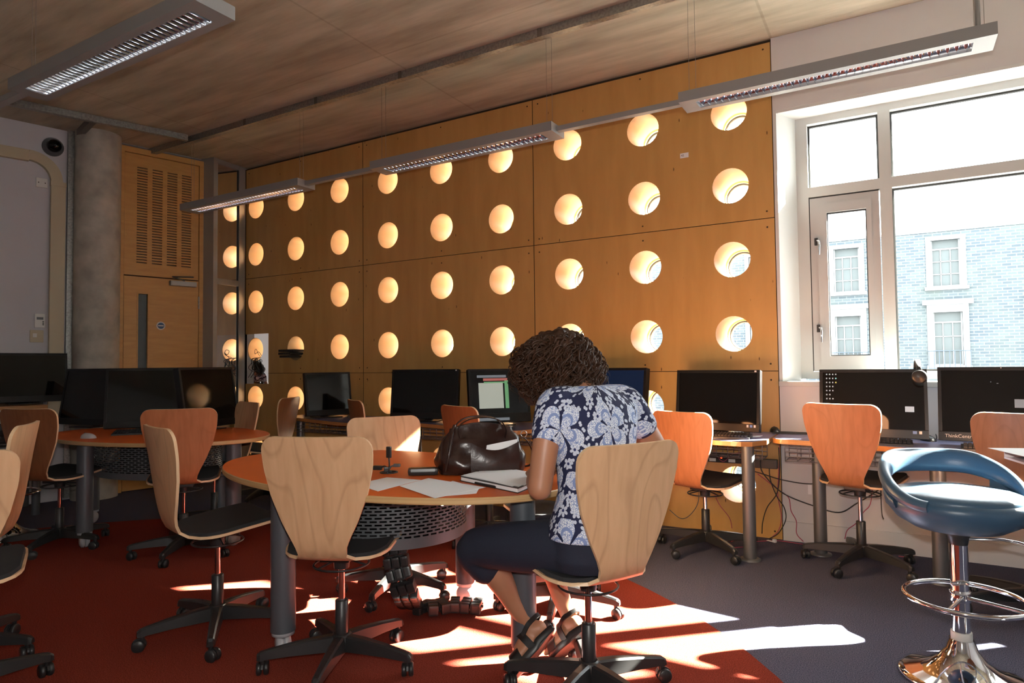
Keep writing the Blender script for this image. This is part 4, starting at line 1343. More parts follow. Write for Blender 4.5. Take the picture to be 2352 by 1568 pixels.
# ------------------------------------------------------------------ the woman at the table
WO, WH = Vector((-.30, -2.54, 0)), math.radians(150)
woman = thing('person', 'seated woman with curly brown hair, blue floral shirt and navy cropped trousers', 'person', WO, WH)
mat('skin', (0.40, 0.185, 0.105), 0.45)
MATS['skin'].node_tree.nodes['Principled BSDF'].inputs['Subsurface Weight'].default_value = 0.08
MATS['skin'].node_tree.nodes['Principled BSDF'].inputs['Subsurface Radius'].default_value = (.01, .004, .002)
mat('hair_brown', (0.040, 0.0165, 0.008), 0.5, spec=0.3, noise=0.35, nscale=30)
mat('trousers_navy', (0.010, 0.014, 0.030), 0.85, bump=0.15, nscale=220)
mat('sandal_black', (0.012, 0.011, 0.011), 0.4)
mat('sandal_sole', (0.05, 0.045, 0.04), 0.6, bump=0.2, nscale=90)
def shirt_material():
    m, n, b = nt('floral_shirt')
    L = n.links.new
    at = n.nodes.new('ShaderNodeAttribute'); at.attribute_name = 'print_uv'
    def M_(op, a, b_=None, c=None):
        x = n.nodes.new('ShaderNodeMath'); x.operation = op
        for i, v in enumerate((a, b_, c)):
            if v is None: continue
            if isinstance(v, (int, float)): x.inputs[i].default_value = v
            else: L(v, x.inputs[i])
        return x.outputs[0]
    sep = n.nodes.new('ShaderNodeSeparateXYZ'); L(at.outputs['Vector'], sep.inputs[0])
    X, Y = sep.outputs[0], sep.outputs[1]
    def flowers(scale, R, petals, jit, shift, prob):
        y = M_('MULTIPLY_ADD', Y, scale, shift)
        row = M_('FLOOR', y)
        x = M_('ADD', M_('MULTIPLY_ADD', X, scale, shift * 1.7), M_('MULTIPLY', row, .47))
        cxx = M_('FLOOR', x)
        cb = n.nodes.new('ShaderNodeCombineXYZ'); L(cxx, cb.inputs[0]); L(row, cb.inputs[1]); cb.inputs[2].default_value = shift
        wn = n.nodes.new('ShaderNodeTexWhiteNoise'); wn.noise_dimensions = '3D'; L(cb.outputs[0], wn.inputs['Vector'])
        sc_ = n.nodes.new('ShaderNodeSeparateColor'); L(wn.outputs['Color'], sc_.inputs[0])
        qx = M_('SUBTRACT', M_('SUBTRACT', x, cxx), M_('MULTIPLY_ADD', sc_.outputs[0], jit, .5 - jit / 2))
        qy = M_('SUBTRACT', M_('SUBTRACT', y, row), M_('MULTIPLY_ADD', sc_.outputs[1], jit, .5 - jit / 2))
        r = M_('SQRT', M_('ADD', M_('MULTIPLY', qx, qx), M_('MULTIPLY', qy, qy)))
        th = M_('ADD', M_('ARCTAN2', qy, qx), M_('MULTIPLY', sc_.outputs[2], 6.28))
        pet = M_('ABSOLUTE', M_('COSINE', M_('MULTIPLY', th, petals / 2)))
        lim = M_('MULTIPLY', M_('MULTIPLY_ADD', M_('POWER', pet, .55), .78, .22), R)
        mask = M_('LESS_THAN', r, lim)
        if prob < 1:
            mask = M_('MULTIPLY', mask, M_('LESS_THAN', wn.outputs['Value'], prob))
        return mask, r, pet, lim
    f1, r1, p1, l1 = flowers(5.0, .50, 5, .10, .62, 1)
    f2, r2, p2, l2 = flowers(19, .40, 6, .25, 4.3, .6)
    f3, r3, p3, l3 = flowers(40, .36, 2, .3, 9.7, .6)
    # lace inside the big petals
    sc1 = n.nodes.new('ShaderNodeVectorMath'); sc1.operation = 'SCALE'; L(at.outputs['Vector'], sc1.inputs[0]); sc1.inputs['Scale'].default_value = 150
    vo = n.nodes.new('ShaderNodeTexVoronoi'); vo.feature = 'DISTANCE_TO_EDGE'; vo.inputs['Scale'].default_value = 1.0; L(sc1.outputs[0], vo.inputs['Vector'])
    lace = M_('LESS_THAN', vo.outputs['Distance'], .085)
    ctr = M_('LESS_THAN', M_('ABSOLUTE', M_('SUBTRACT', r1, M_('MULTIPLY', l1, .62))), .03)
    lace = M_('MAXIMUM', lace, ctr)
    def mixc(fac, a, b_):
        x = n.nodes.new('ShaderNodeMix'); x.data_type = 'RGBA'
        L(fac, x.inputs['Factor'])
        for nm, v in (('A', a), ('B', b_)):
            if isinstance(v, tuple): x.inputs[nm].default_value = (*v, 1)
            else: L(v, x.inputs[nm])
        return x.outputs['Result']
    small = mixc(M_('MAXIMUM', f2, f3), (0.010, 0.014, 0.055), (0.55, 0.60, 0.72))
    hole = M_('MULTIPLY', M_('LESS_THAN', r2, .10), f2)
    small = mixc(hole, small, (0.02, 0.03, 0.12))
    petal = mixc(lace, (0.72, 0.76, 0.82), (0.20, 0.27, 0.50))
    seam = M_('GREATER_THAN', p1, .30)
    f1b = M_('MULTIPLY', f1, seam)
    col = mixc(f1b, small, petal)
    L(col, b.inputs['Base Color'])
    b.inputs['Roughness'].default_value = 0.85
    MATS['floral_shirt'] = m
shirt_material()

def limb(mb, pts, rad, n=20, k=6):
    """smooth tapering tube through joints, rounded at both ends"""
    P_ = catmull(pts, k)
    R_ = []
    for i in range(len(rad) - 1):
        for j in range(k):
            t = j / k; t = t * t * (3 - 2 * t)
            R_.append(rad[i] + (rad[i + 1] - rad[i]) * t)
    R_.append(rad[-1])
    d0 = (P_[0] - P_[1]).normalized(); d1 = (P_[-1] - P_[-2]).normalized()
    pre, prr, post, por = [], [], [], []
    for q in (85, 65, 40, 20):
        a = math.radians(q)
        pre.append(P_[0] + d0 * R_[0] * math.sin(a)); prr.append(R_[0] * math.cos(a))
    for q in (20, 40, 65, 85):
        a = math.radians(q)
        post.append(P_[-1] + d1 * R_[-1] * math.sin(a)); por.append(R_[-1] * math.cos(a))
    mb.tube(pre + P_ + post, prr + R_ + por, n=n)
    return mb
def ellips(mb, c, r, rot=None, n=24, m=16):
    rows = []
    M = rot or Matrix.Identity(3)
    for i in range(m + 1):
        a = math.pi * i / m
        rows.append([Vector(c) + M @ Vector((r[0] * math.sin(a) * math.cos(2 * math.pi * j / n), r[1] * math.sin(a) * math.sin(2 * math.pi * j / n), r[2] * math.cos(a))) for j in range(n + 1)])
    mb.grid(rows, 0, True, flip=True)
    return mb
def rings(mb, rr, n=36):
    """rr: (cu, cl, z, ru, rl) horizontal ellipses, closed at both ends"""
    rows = [[(c[0] + c[3] * math.cos(2 * math.pi * j / n), c[1] + c[4] * math.sin(2 * math.pi * j / n), c[2]) for j in range(n + 1)] for c in rr]
    mb.grid(rows, 0, True)
    mb.add(rows[0][:n], [tuple(reversed(range(n)))]); mb.add(rows[-1][:n], [tuple(range(n))])
    return mb
def fuse(mb, name, mats, voxel, smooth_it=6, factor=.5):
    """weld overlapping volumes into one continuous skin"""
    me = mb.mesh(name, [])
    o = bpy.data.objects.new(name, me); COL.objects.link(o)
    r = o.modifiers.new('r', 'REMESH'); r.mode = 'VOXEL'; r.voxel_size = voxel
    s = o.modifiers.new('s', 'SMOOTH'); s.iterations = smooth_it; s.factor = factor
    dg = bpy.context.evaluated_depsgraph_get()
    out = bpy.data.meshes.new_from_object(o.evaluated_get(dg))
    bpy.data.objects.remove(o); bpy.data.meshes.remove(me)
    out.name = name
    out.materials.clear()
    for m in mats: out.materials.append(MATS[m])
    for p in out.polygons: p.use_smooth = True
    return out
V = Vector
HEADC = V((.155, .03, 1.185))
tiltM = Matrix.Rotation(math.radians(38), 3, 'Y')      # head bowed forward over the page
LSH, LEL, LWR = V((-.035, .165, 1.055)), V((-.052, .232, .775)), V((.19, .11, .775))
RSH, REL, RWR = V((-.035, -.165, 1.055)), V((-.045, -.345, .80)), V((.19, -.16, .775))
LHIP, LKN, LANK = V((-.045, .095, .555)), V((.325, .30, .495)), V((.25, .095, .185))
RHIP, RKN, RANK = V((-.045, -.095, .555)), V((.335, .005, .50)), V((.275, -.10, .175))
body = MB()
rings(body, [(-.07, 0, .50, .08, .12), (-.07, 0, .56, .11, .155), (-.07, 0, .66, .11, .15), (-.06, 0, .75, .092, .13), (-.05, 0, .88, .10, .145), (-.04, 0, .98, .10, .16), (-.025, 0, 1.05, .085, .15), (-.005, 0, 1.09, .06, .09)])
limb(body, [V((-.01, 0, 1.06)), V((.03, .008, 1.10)), V((.085, .018, 1.145))], [.062, .054, .052])
ellips(body, HEADC, (.095, .075, .115), tiltM)
ellips(body, HEADC + tiltM @ V((.035, 0, -.055)), (.062, .055, .062), tiltM)              # jaw
ellips(body, HEADC + tiltM @ V((.098, 0, -.02)), (.017, .013, .026), tiltM)               # nose
ellips(body, HEADC + tiltM @ V((.086, 0, -.062)), (.012, .024, .009), tiltM)              # lips
for s in (-1, 1):
    ellips(body, HEADC + tiltM @ V((-.005, s * .076, -.01)), (.018, .008, .03), tiltM)     # ears
    ellips(body, HEADC + tiltM @ V((.075, s * .033, .028)), (.022, .028, .010), tiltM)     # brow
limb(body, [V((-.02, .11, 1.05)), LSH, LSH.lerp(LEL, .5) + V((-.004, .006, 0)), LEL], [.044, .046, .046, .041])
limb(body, [LEL, LEL.lerp(LWR, .35), LWR], [.041, .040, .026])
limb(body, [V((-.02, -.11, 1.05)), RSH, RSH.lerp(REL, .5), REL], [.044, .046, .046, .041])
limb(body, [REL, REL.lerp(RWR, .35), RWR], [.041, .040, .026])
def hand(mb, w, d, side):
    d = d.normalized(); z = V((0, 0, 1)); y = z.cross(d).normalized() * side            # y: towards the thumb
    f = lambda a, b, c: w + d * a + y * b + z * c
    rows = [(0, .024, .018), (.03, .036, .017), (.065, .042, .015), (.085, .041, .012)]
    g = []
    for a, hw_, hh in rows:
        g.append([f(a, hw_ * math.cos(q), hh * math.sin(q)) for q in [2 * math.pi * k / 14 for k in range(15)]])
    mb.grid(g, 0, True); mb.add(g[0][:14], [tuple(range(14))]); mb.add(g[-1][:14], [tuple(range(14))])
    for b, L_, r in ((.032, .066, .0088), (.011, .075, .009), (-.010, .070, .0086), (-.030, .055, .0078)):
        limb(mb, [f(.075, b, .0), f(.085 + L_ * .45, b * 1.05, .006), f(.085 + L_ * .8, b * 1.05, -.006), f(.085 + L_, b * 1.05, -.018)], [r * 1.05, r, r * .92, r * .8], n=10, k=3)
    limb(mb, [f(.022, .03, -.002), f(.05, .052, -.006), f(.078, .056, -.012)], [.013, .0105, .009], n=10, k=3)
hand(body, LWR, (V((.30, .02, .765)) - LWR), -1)
hand(body, RWR, (V((.30, -.06, .765)) - RWR), 1)
limb(body, [LHIP, LHIP.lerp(LKN, .5), LKN], [.085, .075, .055])
limb(body, [LKN, LKN.lerp(LANK, .32) + V((-.012, -.012, 0)), LKN.lerp(LANK, .7), LANK], [.055, .053, .038, .031])
limb(body, [RHIP, RHIP.lerp(RKN, .5), RKN], [.085, .075, .055])
limb(body, [RKN, RKN.lerp(RANK, .32) + V((-.012, -.008, 0)), RKN.lerp(RANK, .7), RANK], [.055, .053, .038, .031])
def foot_frame(heel, toe, ank):
    x = (toe - heel).normalized(); z = (ank - heel); z = (z - x * z.dot(x)).normalized(); y = z.cross(x)
    return heel, x, y, z
FL_ = foot_frame(V((.185, .055, .180)), V((.245, .195, .022)), LANK + V((.02, .01, .03)))
FR_ = foot_frame(V((.195, -.11, .155)), V((.315, -.055, .022)), RANK + V((.03, .0, .03)))
def foot(mb, fr, ank):
    o, x, y, z = fr
    f = lambda a, b, c: o + x * a + y * b + z * c
    limb(mb, [ank, f(.045, 0, .05), f(.02, 0, .032)], [.032, .034, .030], k=4)
    limb(mb, [f(.02, 0, .03), f(.075, 0, .040), f(.13, .0, .026), f(.172, .0, .016)], [.029, .031, .030, .020], k=4)
    limb(mb, [f(.07, -.012, .02), f(.14, -.02, .016)], [.022, .020]); limb(mb, [f(.07, .012, .02), f(.14, .02, .016)], [.022, .020])
    for b, a, r in ((.026, .205, .0115), (.008, .207, .009), (-.007, .202, .0085), (-.020, .195, .008), (-.031, .186, .0075)):
        limb(mb, [f(.15, b, .014), f(a - .018, b, .016), f(a, b, .012)], [r, r, r * .9], n=10, k=3)
foot(body, FL_, LANK); foot(body, FR_, RANK)
obj('body', fuse(body, 'body', ['skin'], .0058, 5), None, woman)
for s in (-1, 1):
    eb = MB(); ellips(eb, HEADC + tiltM @ V((.078, s * .033, .008)), (.011, .012, .011), tiltM, 14, 10)
    obj('eye', eb, ['white_plastic'], woman)

# shirt: torso and short sleeves
sh = MB()
rings(sh, [(-.072, 0, .595, .150, .196), (-.074, 0, .64, .142, .190), (-.072, 0, .69, .128, .172), (-.064, 0, .75, .112, .150), (-.056, 0, .82, .112, .150), (-.050, 0, .90, .120, .164), (-.044, 0, .98, .122, .182), (-.036, 0, 1.04, .112, .186), (-.022, 0, 1.085, .088, .150), (.0, 0, 1.115, .068, .085)])
for S, E_ in ((LSH, LEL), (RSH, REL)):
    limb(sh, [V((S.x + .012, S.y * .55, S.z + .012)), S + V((.0, 0, -.004)), S.lerp(E_, .36)], [.052, .056, .058])
shm = fuse(sh, 'shirt', ['floral_shirt'], .0058, 4)
at_ = shm.attributes.new('print_uv', 'FLOAT_VECTOR', 'POINT')
for i, vt in enumerate(shm.vertices):
    p = vt.co
    th = math.atan2(p.y, -(p.x + .06))
    at_.data[i].vector = (th * (.5 * math.hypot(p.y, p.x + .06) + .075), p.z + .8 * max(0, p.x + .09), 0)
obj('shirt', shm, None, woman)
cuff = MB()
for S, E_ in ((LSH, LEL), (RSH, REL)):
    c = S.lerp(E_, .56); ax = (E_ - S).normalized()
    s1 = ax.orthogonal().normalized(); s2 = ax.cross(s1)
# trousers
tr = MB()
rings(tr, [(-.075, 0, .487, .115, .17), (-.075, 0, .53, .138, .19), (-.074, 0, .60, .138, .186), (-.07, 0, .66, .118, .165)])
limb(tr, [LHIP + V((0, 0, .0)), LHIP.lerp(LKN, .45) + V((0, 0, .004)), LKN + V((-.01, -.01, 0)), LKN.lerp(LANK, .22)], [.098, .092, .076, .070])
limb(tr, [RHIP + V((0, 0, .0)), RHIP.lerp(RKN, .45) + V((0, 0, .004)), RKN + V((-.01, 0, 0)), RKN.lerp(RANK, .22)], [.098, .092, .076, .070])
obj('trousers', fuse(tr, 'trousers', ['trousers_navy'], .0065, 5), None, woman)

# sandals
def sandal(fr, ank):
    o, x, y, z = fr
    f = lambda a, b, c: o + x * a + y * b + z * c
    ol = []
    for k in range(40):
        q = 2 * math.pi * k / 40
        a = .10 + .125 * math.cos(q)
        wd = .038 + .010 * math.cos(q) - .006 * math.cos(2 * q)
        ol.append((a, wd * math.sin(q)))
    sm = MB()
    rows = []
    for c, s in ((-.026, .93), (-.022, 1.0), (-.006, 1.0), (.0, .96)):
        rows.append([f(.10 + (a - .10) * s, b * s, c + .010 * (a < .06)) for a, b in ol] + [f(.10 + (ol[0][0] - .10) * s, ol[0][1] * s, c)])
    sm.grid(rows, 0, True)
    sm.add(rows[0][:40], [tuple(reversed(range(40)))], 1); sm.add(rows[-1][:40], [tuple(range(40))])
    sl = obj('sandal', sm, ['sandal_black', 'sandal_sole'], woman)
    def strap(pts, w_, ax):
        P_ = catmull(pts, 6); mb = MB(); rows = []
        for p in P_:
            rows.append([p - ax * w_, p - ax * w_ * .9 + z * .0, p + ax * w_])
        a_ = [[r[0], r[2]] for r in rows]
        top = [[q + (q - ctr).normalized() * .004 for q in r] for r, ctr in [(r, f(.05, 0, .03)) for r in a_]]
        mb.grid(a_, 0, True); mb.grid(top, 0, True, flip=True)
        for e in (0, 1):
            mb.grid([[a[e], b[e]] for a, b in zip(a_, top)], 0, True, flip=bool(e))
        obj('strap', mb, ['sandal_black'], sl)
    strap([f(.148, -.043, -.004), f(.145, -.036, .028), f(.143, 0, .048), f(.146, .036, .030), f(.15, .044, -.004)], .022, x)
    strap([f(.075, -.038, -.004), f(.078, -.037, .045), f(.088, 0, .078), f(.078, .037, .045), f(.075, .038, -.004)], .013, x)
    strap([f(.075, -.037, .05), f(.03, -.037, .062), f(-.014, 0, .066), f(.03, .037, .062), f(.075, .037, .05)], .008, z)
    return sl
sandal(FL_, LANK); sandal(FR_, RANK)

# curly hair: a soft core plus many curled locks
rnd = random.Random(11)
core = MB()
ellips(core, HEADC + V((-.025, 0, .02)), (.125, .118, .125), tiltM)
ellips(core, HEADC + V((-.07, -.01, -.05)), (.085, .115, .085))
ellips(core, HEADC + V((.03, .08, -.06)), (.08, .05, .085))
ellips(core, HEADC + V((.03, -.09, -.05)), (.08, .05, .08))
hm = fuse(core, 'hair', ['hair_brown'], .009, 3)
from mathutils import noise as _nz
for vt in hm.vertices:
    nn = (vt.co - HEADC).normalized()
    vt.co += nn * (_nz.noise(vt.co * 28) * .016 + _nz.noise(vt.co * 60) * .008)
hair = obj('hair', hm, None, woman)
lk = MB()
for i in range(760):
    # direction on the scalp, the face side left free
    while True:
        d = V((rnd.uniform(-1, 1), rnd.uniform(-1, 1), rnd.uniform(-.75, 1)))
        if .2 < d.length < 1:
            d.normalize()
            fl = tiltM @ V((1, 0, -.25))
            if d.dot(fl.normalized()) < .55: break
    p = HEADC + V((d.x * .112 - .02, d.y * .108, d.z * .115 + .012))
    fly = i % 4 == 0
    L_ = rnd.uniform(.10, .17) * (1.25 if fly else 1) * (1.0 if d.z < .5 else .85)
    npt = 22
    cr_h = rnd.uniform(.008, .019); turns = rnd.uniform(.8, 2.2); ph = rnd.uniform(0, 6.28)
    pts_, rad = [], []
    vdir = (d * 1.0 + V((rnd.uniform(-.5, .5), rnd.uniform(-.5, .5), rnd.uniform(-.3, .3)))).normalized()
    pos = p.copy()
    for k in range(npt):
        t = k / (npt - 1)
        g_ = vdir * (1 - t) * .75 + V((d.x * .3, d.y * .3, -.55 - .5 * t))
        pos = pos + g_.normalized() * (L_ / npt)
        rel_ = pos - (HEADC + V((-.02, 0, .0)))
        dist = math.sqrt((rel_.x / .150) ** 2 + (rel_.y / .150) ** 2 + (rel_.z / .155) ** 2)
        lim_ = 1.12 + (.16 if fly else .05 * math.sin(i * 1.7))
        if dist > lim_: pos = HEADC + V((-.02, 0, .0)) + rel_ * (lim_ / dist)
        if pos.z < 1.045 + .035 * math.sin(i): pos.z += .012
        ax = g_.normalized(); s1 = ax.orthogonal().normalized(); s2 = ax.cross(s1)
        a = ph + turns * 6.283 * t
        rr_ = cr_h * min(1, t * 3)
        pts_.append(pos + (s1 * math.cos(a) + s2 * math.sin(a)) * rr_)
        rad.append((.0022 if fly else .0058) * (1 - .55 * t) * (1 if t < .85 else (1 - t) / .15 * .8 + .2))
    lk.tube(pts_, rad, n=5, cap=False)
cl = obj('curl', lk, ['hair_brown'], hair, label='curly brown locks')
cl['kind'] = 'stuff'
# ------------------------------------------------------------------ things on the orange table
ZT = .7225
def poly_sheet(name, label, cat, px, z, th, m, group=None, mats=None):
    P_ = [at_z(x, y, z) for x, y in px]
    c = sum(P_, Vector()) / len(P_)
    ar = sum((P_[i].x - c.x) * (P_[(i + 1) % len(P_)].y - c.y) - (P_[(i + 1) % len(P_)].x - c.x) * (P_[i].y - c.y) for i in range(len(P_)))
    if ar < 0: P_.reverse()
    o = obj(name, MB().prism([(p.x - c.x, p.y - c.y) for p in P_], 0, th), mats or [m], None, (c.x, c.y, z))
    return tag(o, label, cat, group)
poly_sheet('paper_sheet', 'white sheet lying partly under another, nearest the pale chair back on the orange table', 'paper', [(818, 1112), (889, 1096), (966, 1102), (868, 1128)], ZT, .0008, 'paper', 'loose papers on the orange table')
poly_sheet('paper_sheet', 'white sheet with its corner pointing at the table edge, in the middle of the papers', 'paper', [(918, 1116), (984, 1098), (1116, 1119), (999, 1144)], ZT + .0020, .0008, 'paper', 'loose papers on the orange table')
poly_sheet('paper_sheet', 'white sheet peeking out under the middle sheet beside the pen', 'paper', [(990, 1128), (1040, 1104), (1100, 1122), (1094, 1133), (1022, 1139)], ZT + .0009, .0008, 'paper', 'loose papers on the orange table')
# black notebook with white pages, opened loose sheets on it
B4 = [at_z(x, y, ZT) for x, y in ((1056, 1104), (1190, 1133), (1262, 1102), (1140, 1082))]
bc = sum(B4, Vector()) / 4
nb = thing('notebook', 'thick black notebook with white pages under the woman\'s elbow', 'notebook', (bc.x, bc.y, ZT))
o2 = [(p.x - bc.x, p.y - bc.y) for p in B4]
obj('cover', MB().prism(o2, 0, .0025).prism([(x * .995, y * .995) for x, y in o2], .0165, .0185), ['black_plastic'], nb)
obj('page_block', MB().prism([(x * .97, y * .97) for x, y in o2], .0025, .0165), ['paper'], nb)
for q, (sx, rz) in enumerate(((.96, .03), (.93, -.07), (.9, .12))):
    sh_ = obj('paper_sheet', MB().prism([(x * sx, y * sx) for x, y in o2], 0, .0007), ['paper'], None, (bc.x - .01 + q * .004, bc.y + .012 - q * .003, ZT + .0192 + q * .0011), rz)
    tag(sh_, ['lowest white sheet lying on the black notebook', 'middle white sheet of the three on the black notebook', 'topmost white sheet lying on the black notebook by the handbag'][q], 'paper', 'sheets on the notebook')
pA, pB = at_z(1096, 1112, ZT), at_z(1134, 1120, ZT)
pn = thing('pen', 'black ballpoint pen with grey clip beside the notebook', 'pen', ((pA.x + pB.x) / 2, (pA.y + pB.y) / 2, ZT + .0055), math.atan2(pB.y - pA.y, pB.x - pA.x))
obj('barrel', MB().tube([(-.068, 0, 0), (-.062, 0, 0), (.055, 0, 0), (.066, 0, 0)], [.001, .0042, .0042, .003], n=12), ['black_plastic'], pn)
obj('clip', MB().box((.045, 0, .0045), (.034, .003, .0015)), ['chrome'], pn)
# handbag
mat('bag_leather', (0.030, 0.012, 0.009), 0.27, noise=0.25, nscale=14, bump=0.35)
bL, bR = at_z(1022, 1094, ZT), at_z(1200, 1086, ZT)
ba = math.atan2(bR.y - bL.y, bR.x - bL.x)
bx = (bR - bL).length
bcx = (bL + bR) / 2 + Vector((-math.sin(ba), math.cos(ba), 0)) * .085
bag = thing('handbag', 'dark brown leather handbag with papers in its side pocket on the orange table', 'bag', (bcx.x, bcx.y, ZT), ba)
from mathutils import noise as _nz2
def bag_body():
    rows = []
    N, K_ = 56, 18
    for i in range(K_ + 1):
        t = i / K_
        z = .195 * t
        hl = (.185 + .012 * math.sin(math.pi * min(1, t * 1.4))) * (1 - .24 * t ** 3)
        hd = (.082 + .016 * math.sin(math.pi * min(1, t * 1.5))) * (1 - .72 * t ** 1.8)
        row = []
        for k in range(N + 1):
            a = 2 * math.pi * (k % N) / N
            c, s = math.cos(a), math.sin(a)
            x = hl * (abs(c) ** .55) * (1 if c > 0 else -1); y = hd * (abs(s) ** .6) * (1 if s > 0 else -1)
            zz = z + (.022 * math.cos(x / .19 * 2.2) if t > .8 else 0) * (t - .8) * 5
            w_ = _nz2.noise(Vector((x * 14, y * 14, z * 18))) * .016 + _nz2.noise(Vector((x * 34, y * 34, z * 40 + 5))) * .005
            e = 1 if 0 < t < 1 else .3
            row.append(Vector((x + c * w_ * e, y + s * w_ * e, max(.0015, zz + w_ * .3 * e))))
        rows.append(row)
    mb = MB().grid(rows, 0, True)
    mb.add(rows[0][:N], [tuple(reversed(range(N)))]); mb.add(rows[-1][:N], [tuple(range(N))])
    return mb
obj('bag_body', bag_body(), ['bag_leather'], bag)
# outer pocket on the camera side with a paper in it
rows = []
for i in range(9):
    t = i / 8
    rows.append([Vector((-.06 + .21 * u, -.100 - .012 * math.sin(math.pi * u) * math.sin(math.pi * (1 - t) * .8) - .012 + .006 * t * t, .012 + .128 * t - .034 * math.sin(math.pi * u) * t)) for u in [k / 14 for k in range(15)]])
rb = [[p + Vector((0, .006, 0)) for p in r] for r in rows]
pk = obj('side_pocket', slab(rows, rb, 0, 0, 0), ['bag_leather'], bag)
obj('pocket_paper', MB().add([(.0, -.106, .07), (.14, -.106, .07), (.145, -.100, .150), (.01, -.102, .128)], [(0, 1, 2, 3)]).add([(.0, -.105, .07), (.14, -.105, .07), (.145, -.099, .150), (.01, -.101, .128)], [(3, 2, 1, 0)]), ['paper'], pk)
for s in (-1, 1):
    pts_ = catmull([(-.10, s * .045, .16), (-.105, s * .05, .205), (-.06, s * .045, .238), (.02, s * .04, .245), (.08, s * .045, .228), (.105, s * .05, .19), (.10, s * .048, .155)], 6)
    rows = [[p + Vector((0, s * .012, 0)), p + Vector((0, -s * .012, 0)), p + Vector((0, -s * .012, -.005)), p + Vector((0, s * .012, -.005)), p + Vector((0, s * .012, 0))] for p in pts_]
    obj('handle', MB().grid(rows, 0, True), ['bag_leather'], bag)
zp = catmull([(-.165, -.075, .02), (-.15, -.08, .09), (-.135, -.06, .17), (-.12, -.03, .21)], 6)
obj('trim_strap', MB().tube(zp, .007, n=8), ['bag_leather'], bag)
obj('ring', MB().tube([(.195 + .014 * math.cos(a), .0, .16 + .014 * math.sin(a)) for a in [k * math.pi / 8 for k in range(16)]], .0022, n=6, closed=True), ['chrome'], bag)
ss = catmull([(.195, .0, .146), (.225, .02, .11), (.245, .03, .05), (.23, .06, .008), (.16, .10, .005)], 8)
obj('shoulder_strap', MB().grid([[p + Vector((0, .011, .003)), p + Vector((0, -.011, .003)), p + Vector((0, -.011, -.002)), p + Vector((0, .011, -.002)), p + Vector((0, .011, .003))] for p in ss], 0, True), ['bag_leather'], bag)
gc = at_z(972, 1090, ZT)
gcase = thing('glasses_case', 'small black case lying at the left end of the handbag', 'case', (gc.x, gc.y, ZT), ba - .1)
obj('case_body', MB().box((0, 0, .0155), (.13, .055, .031), bev=.0135), ['black_leather'], gcase)
# plugs sticking out of the grommet
gm = ct.matrix_world @ Vector((.115, -.075, .726)) if False else Matrix.Translation(TC) @ Matrix.Rotation(math.radians(-4), 4, 'Z') @ Vector((.115, -.075, .727))
pl = thing('cable_plugs', 'black cable plugs standing up from the grommet of the orange table', 'cable', gm)
obj('upright_plug', MB().tube(catmull([(0, 0, -.01), (.003, 0, .03), (.0, .0, .06)], 6), .0035, n=8).box((.0, 0, .085), (.022, .014, .05), bev=.004), ['black_plastic'], pl)
obj('lying_plug', MB().tube(catmull([(.005, .01, -.005), (-.02, .0, .02), (-.04, -.01, .016)], 6), .004, n=8).box((-.055, -.012, .014), (.04, .02, .02), bev=.006, rz=.3), ['black_plastic'], pl)
obj('lying_plug', MB().tube(catmull([(.0, -.01, -.005), (.012, .0, .022), (.03, .01, .028)], 6), .0035, n=8).box((.036, .012, .028), (.03, .016, .014), bev=.004, rz=.4), ['steel_grey'], pl)
obj('lying_plug', MB().box((.004, -.02, .012), (.024, .02, .022), bev=.005, rz=.8), ['black_plastic'], pl)

# ------------------------------------------------------------------ keyboards, mice, headphones
def key_mesh():
    mb = MB()
    mb.add([(-.22, -.07, 0), (.22, -.07, 0), (.22, .07, 0), (-.22, .07, 0), (-.22, -.07, .012), (.22, -.07, .012), (.22, .07, .024), (-.22, .07, .024)],
           [(0, 3, 2, 1), (4, 5, 6, 7), (0, 1, 5, 4), (1, 2, 6, 5), (2, 3, 7, 6), (3, 0, 4, 7)])
    return mb
def keys_mesh():
    mb = MB()
    for r in range(6):
        for c in range(21):
            x = -.21 + .02 * c + .01; y = -.058 + .0215 * r
            mb.box((x, y, .0185 + (y + .07) / .14 * .012), (.016, .0165, .008))
    return mb
KB, KK = key_mesh().mesh('board', ['black_plastic']), keys_mesh().mesh('keys', ['bezel'])
def keyboard(x, y, rz, label, z=.722):
    t = thing('keyboard', label, 'keyboard', (x, y, z), math.radians(rz), 'black keyboards')
    obj('board', KB, None, t)
    k = obj('keys', KK, None, t); k['kind'] = 'stuff'
    return t
def mouse_meshes(m):
    mb = MB(); rows = []
    for i in range(11):
        a = math.pi * i / 10
        rows.append([Vector((.055 * -math.cos(a), .031 * math.sin(a) ** .7 * math.cos(b), .036 * math.sin(a) ** .8 * math.sin(b) * (1.0 + .15 * math.cos(a)))) for b in [math.pi * k / 12 for k in range(13)]])
    mb.grid(rows, 0, True, flip=True)
    return mb.mesh('shell', [m])
MS = {m: mouse_meshes(m) for m in ('black_plastic', 'caster_grey')}
def mouse(x, y, rz, label, m='black_plastic', z=.722):
    t = thing('computer_mouse', label, 'mouse', (x, y, z), math.radians(rz), 'computer mice')
    obj('shell', MS[m], None, t)
    obj('wheel', MB().lathe([(.006, -.003), (.008, 0), (.006, .003)], n=12).xf(Matrix.Translation((-.028, 0, .031)) @ Matrix.Rotation(math.pi / 2, 4, 'X')), ['steel_grey'], t)
    return t
keyboard(M1.location.x + .03, -.50, 2, 'black keyboard in front of the lamp-reflecting computer on the corner desk')
keyboard(M2.location.x - .02, -.47, 0, 'black keyboard behind the orange chair, below the desktop icons')
keyboard(M3.location.x + .02, -.57, -4, 'black keyboard with visible keys at the right below the thick bezel computer')
keyboard(T2p.x + .21, T2p.y - .14, 52, 'black keyboard in the dark in front of the middle monitor on the left table')
p = at_z(1780, 990, .727); mouse(p.x, p.y, -70, 'black mouse on the grey mat beside the wall corner')
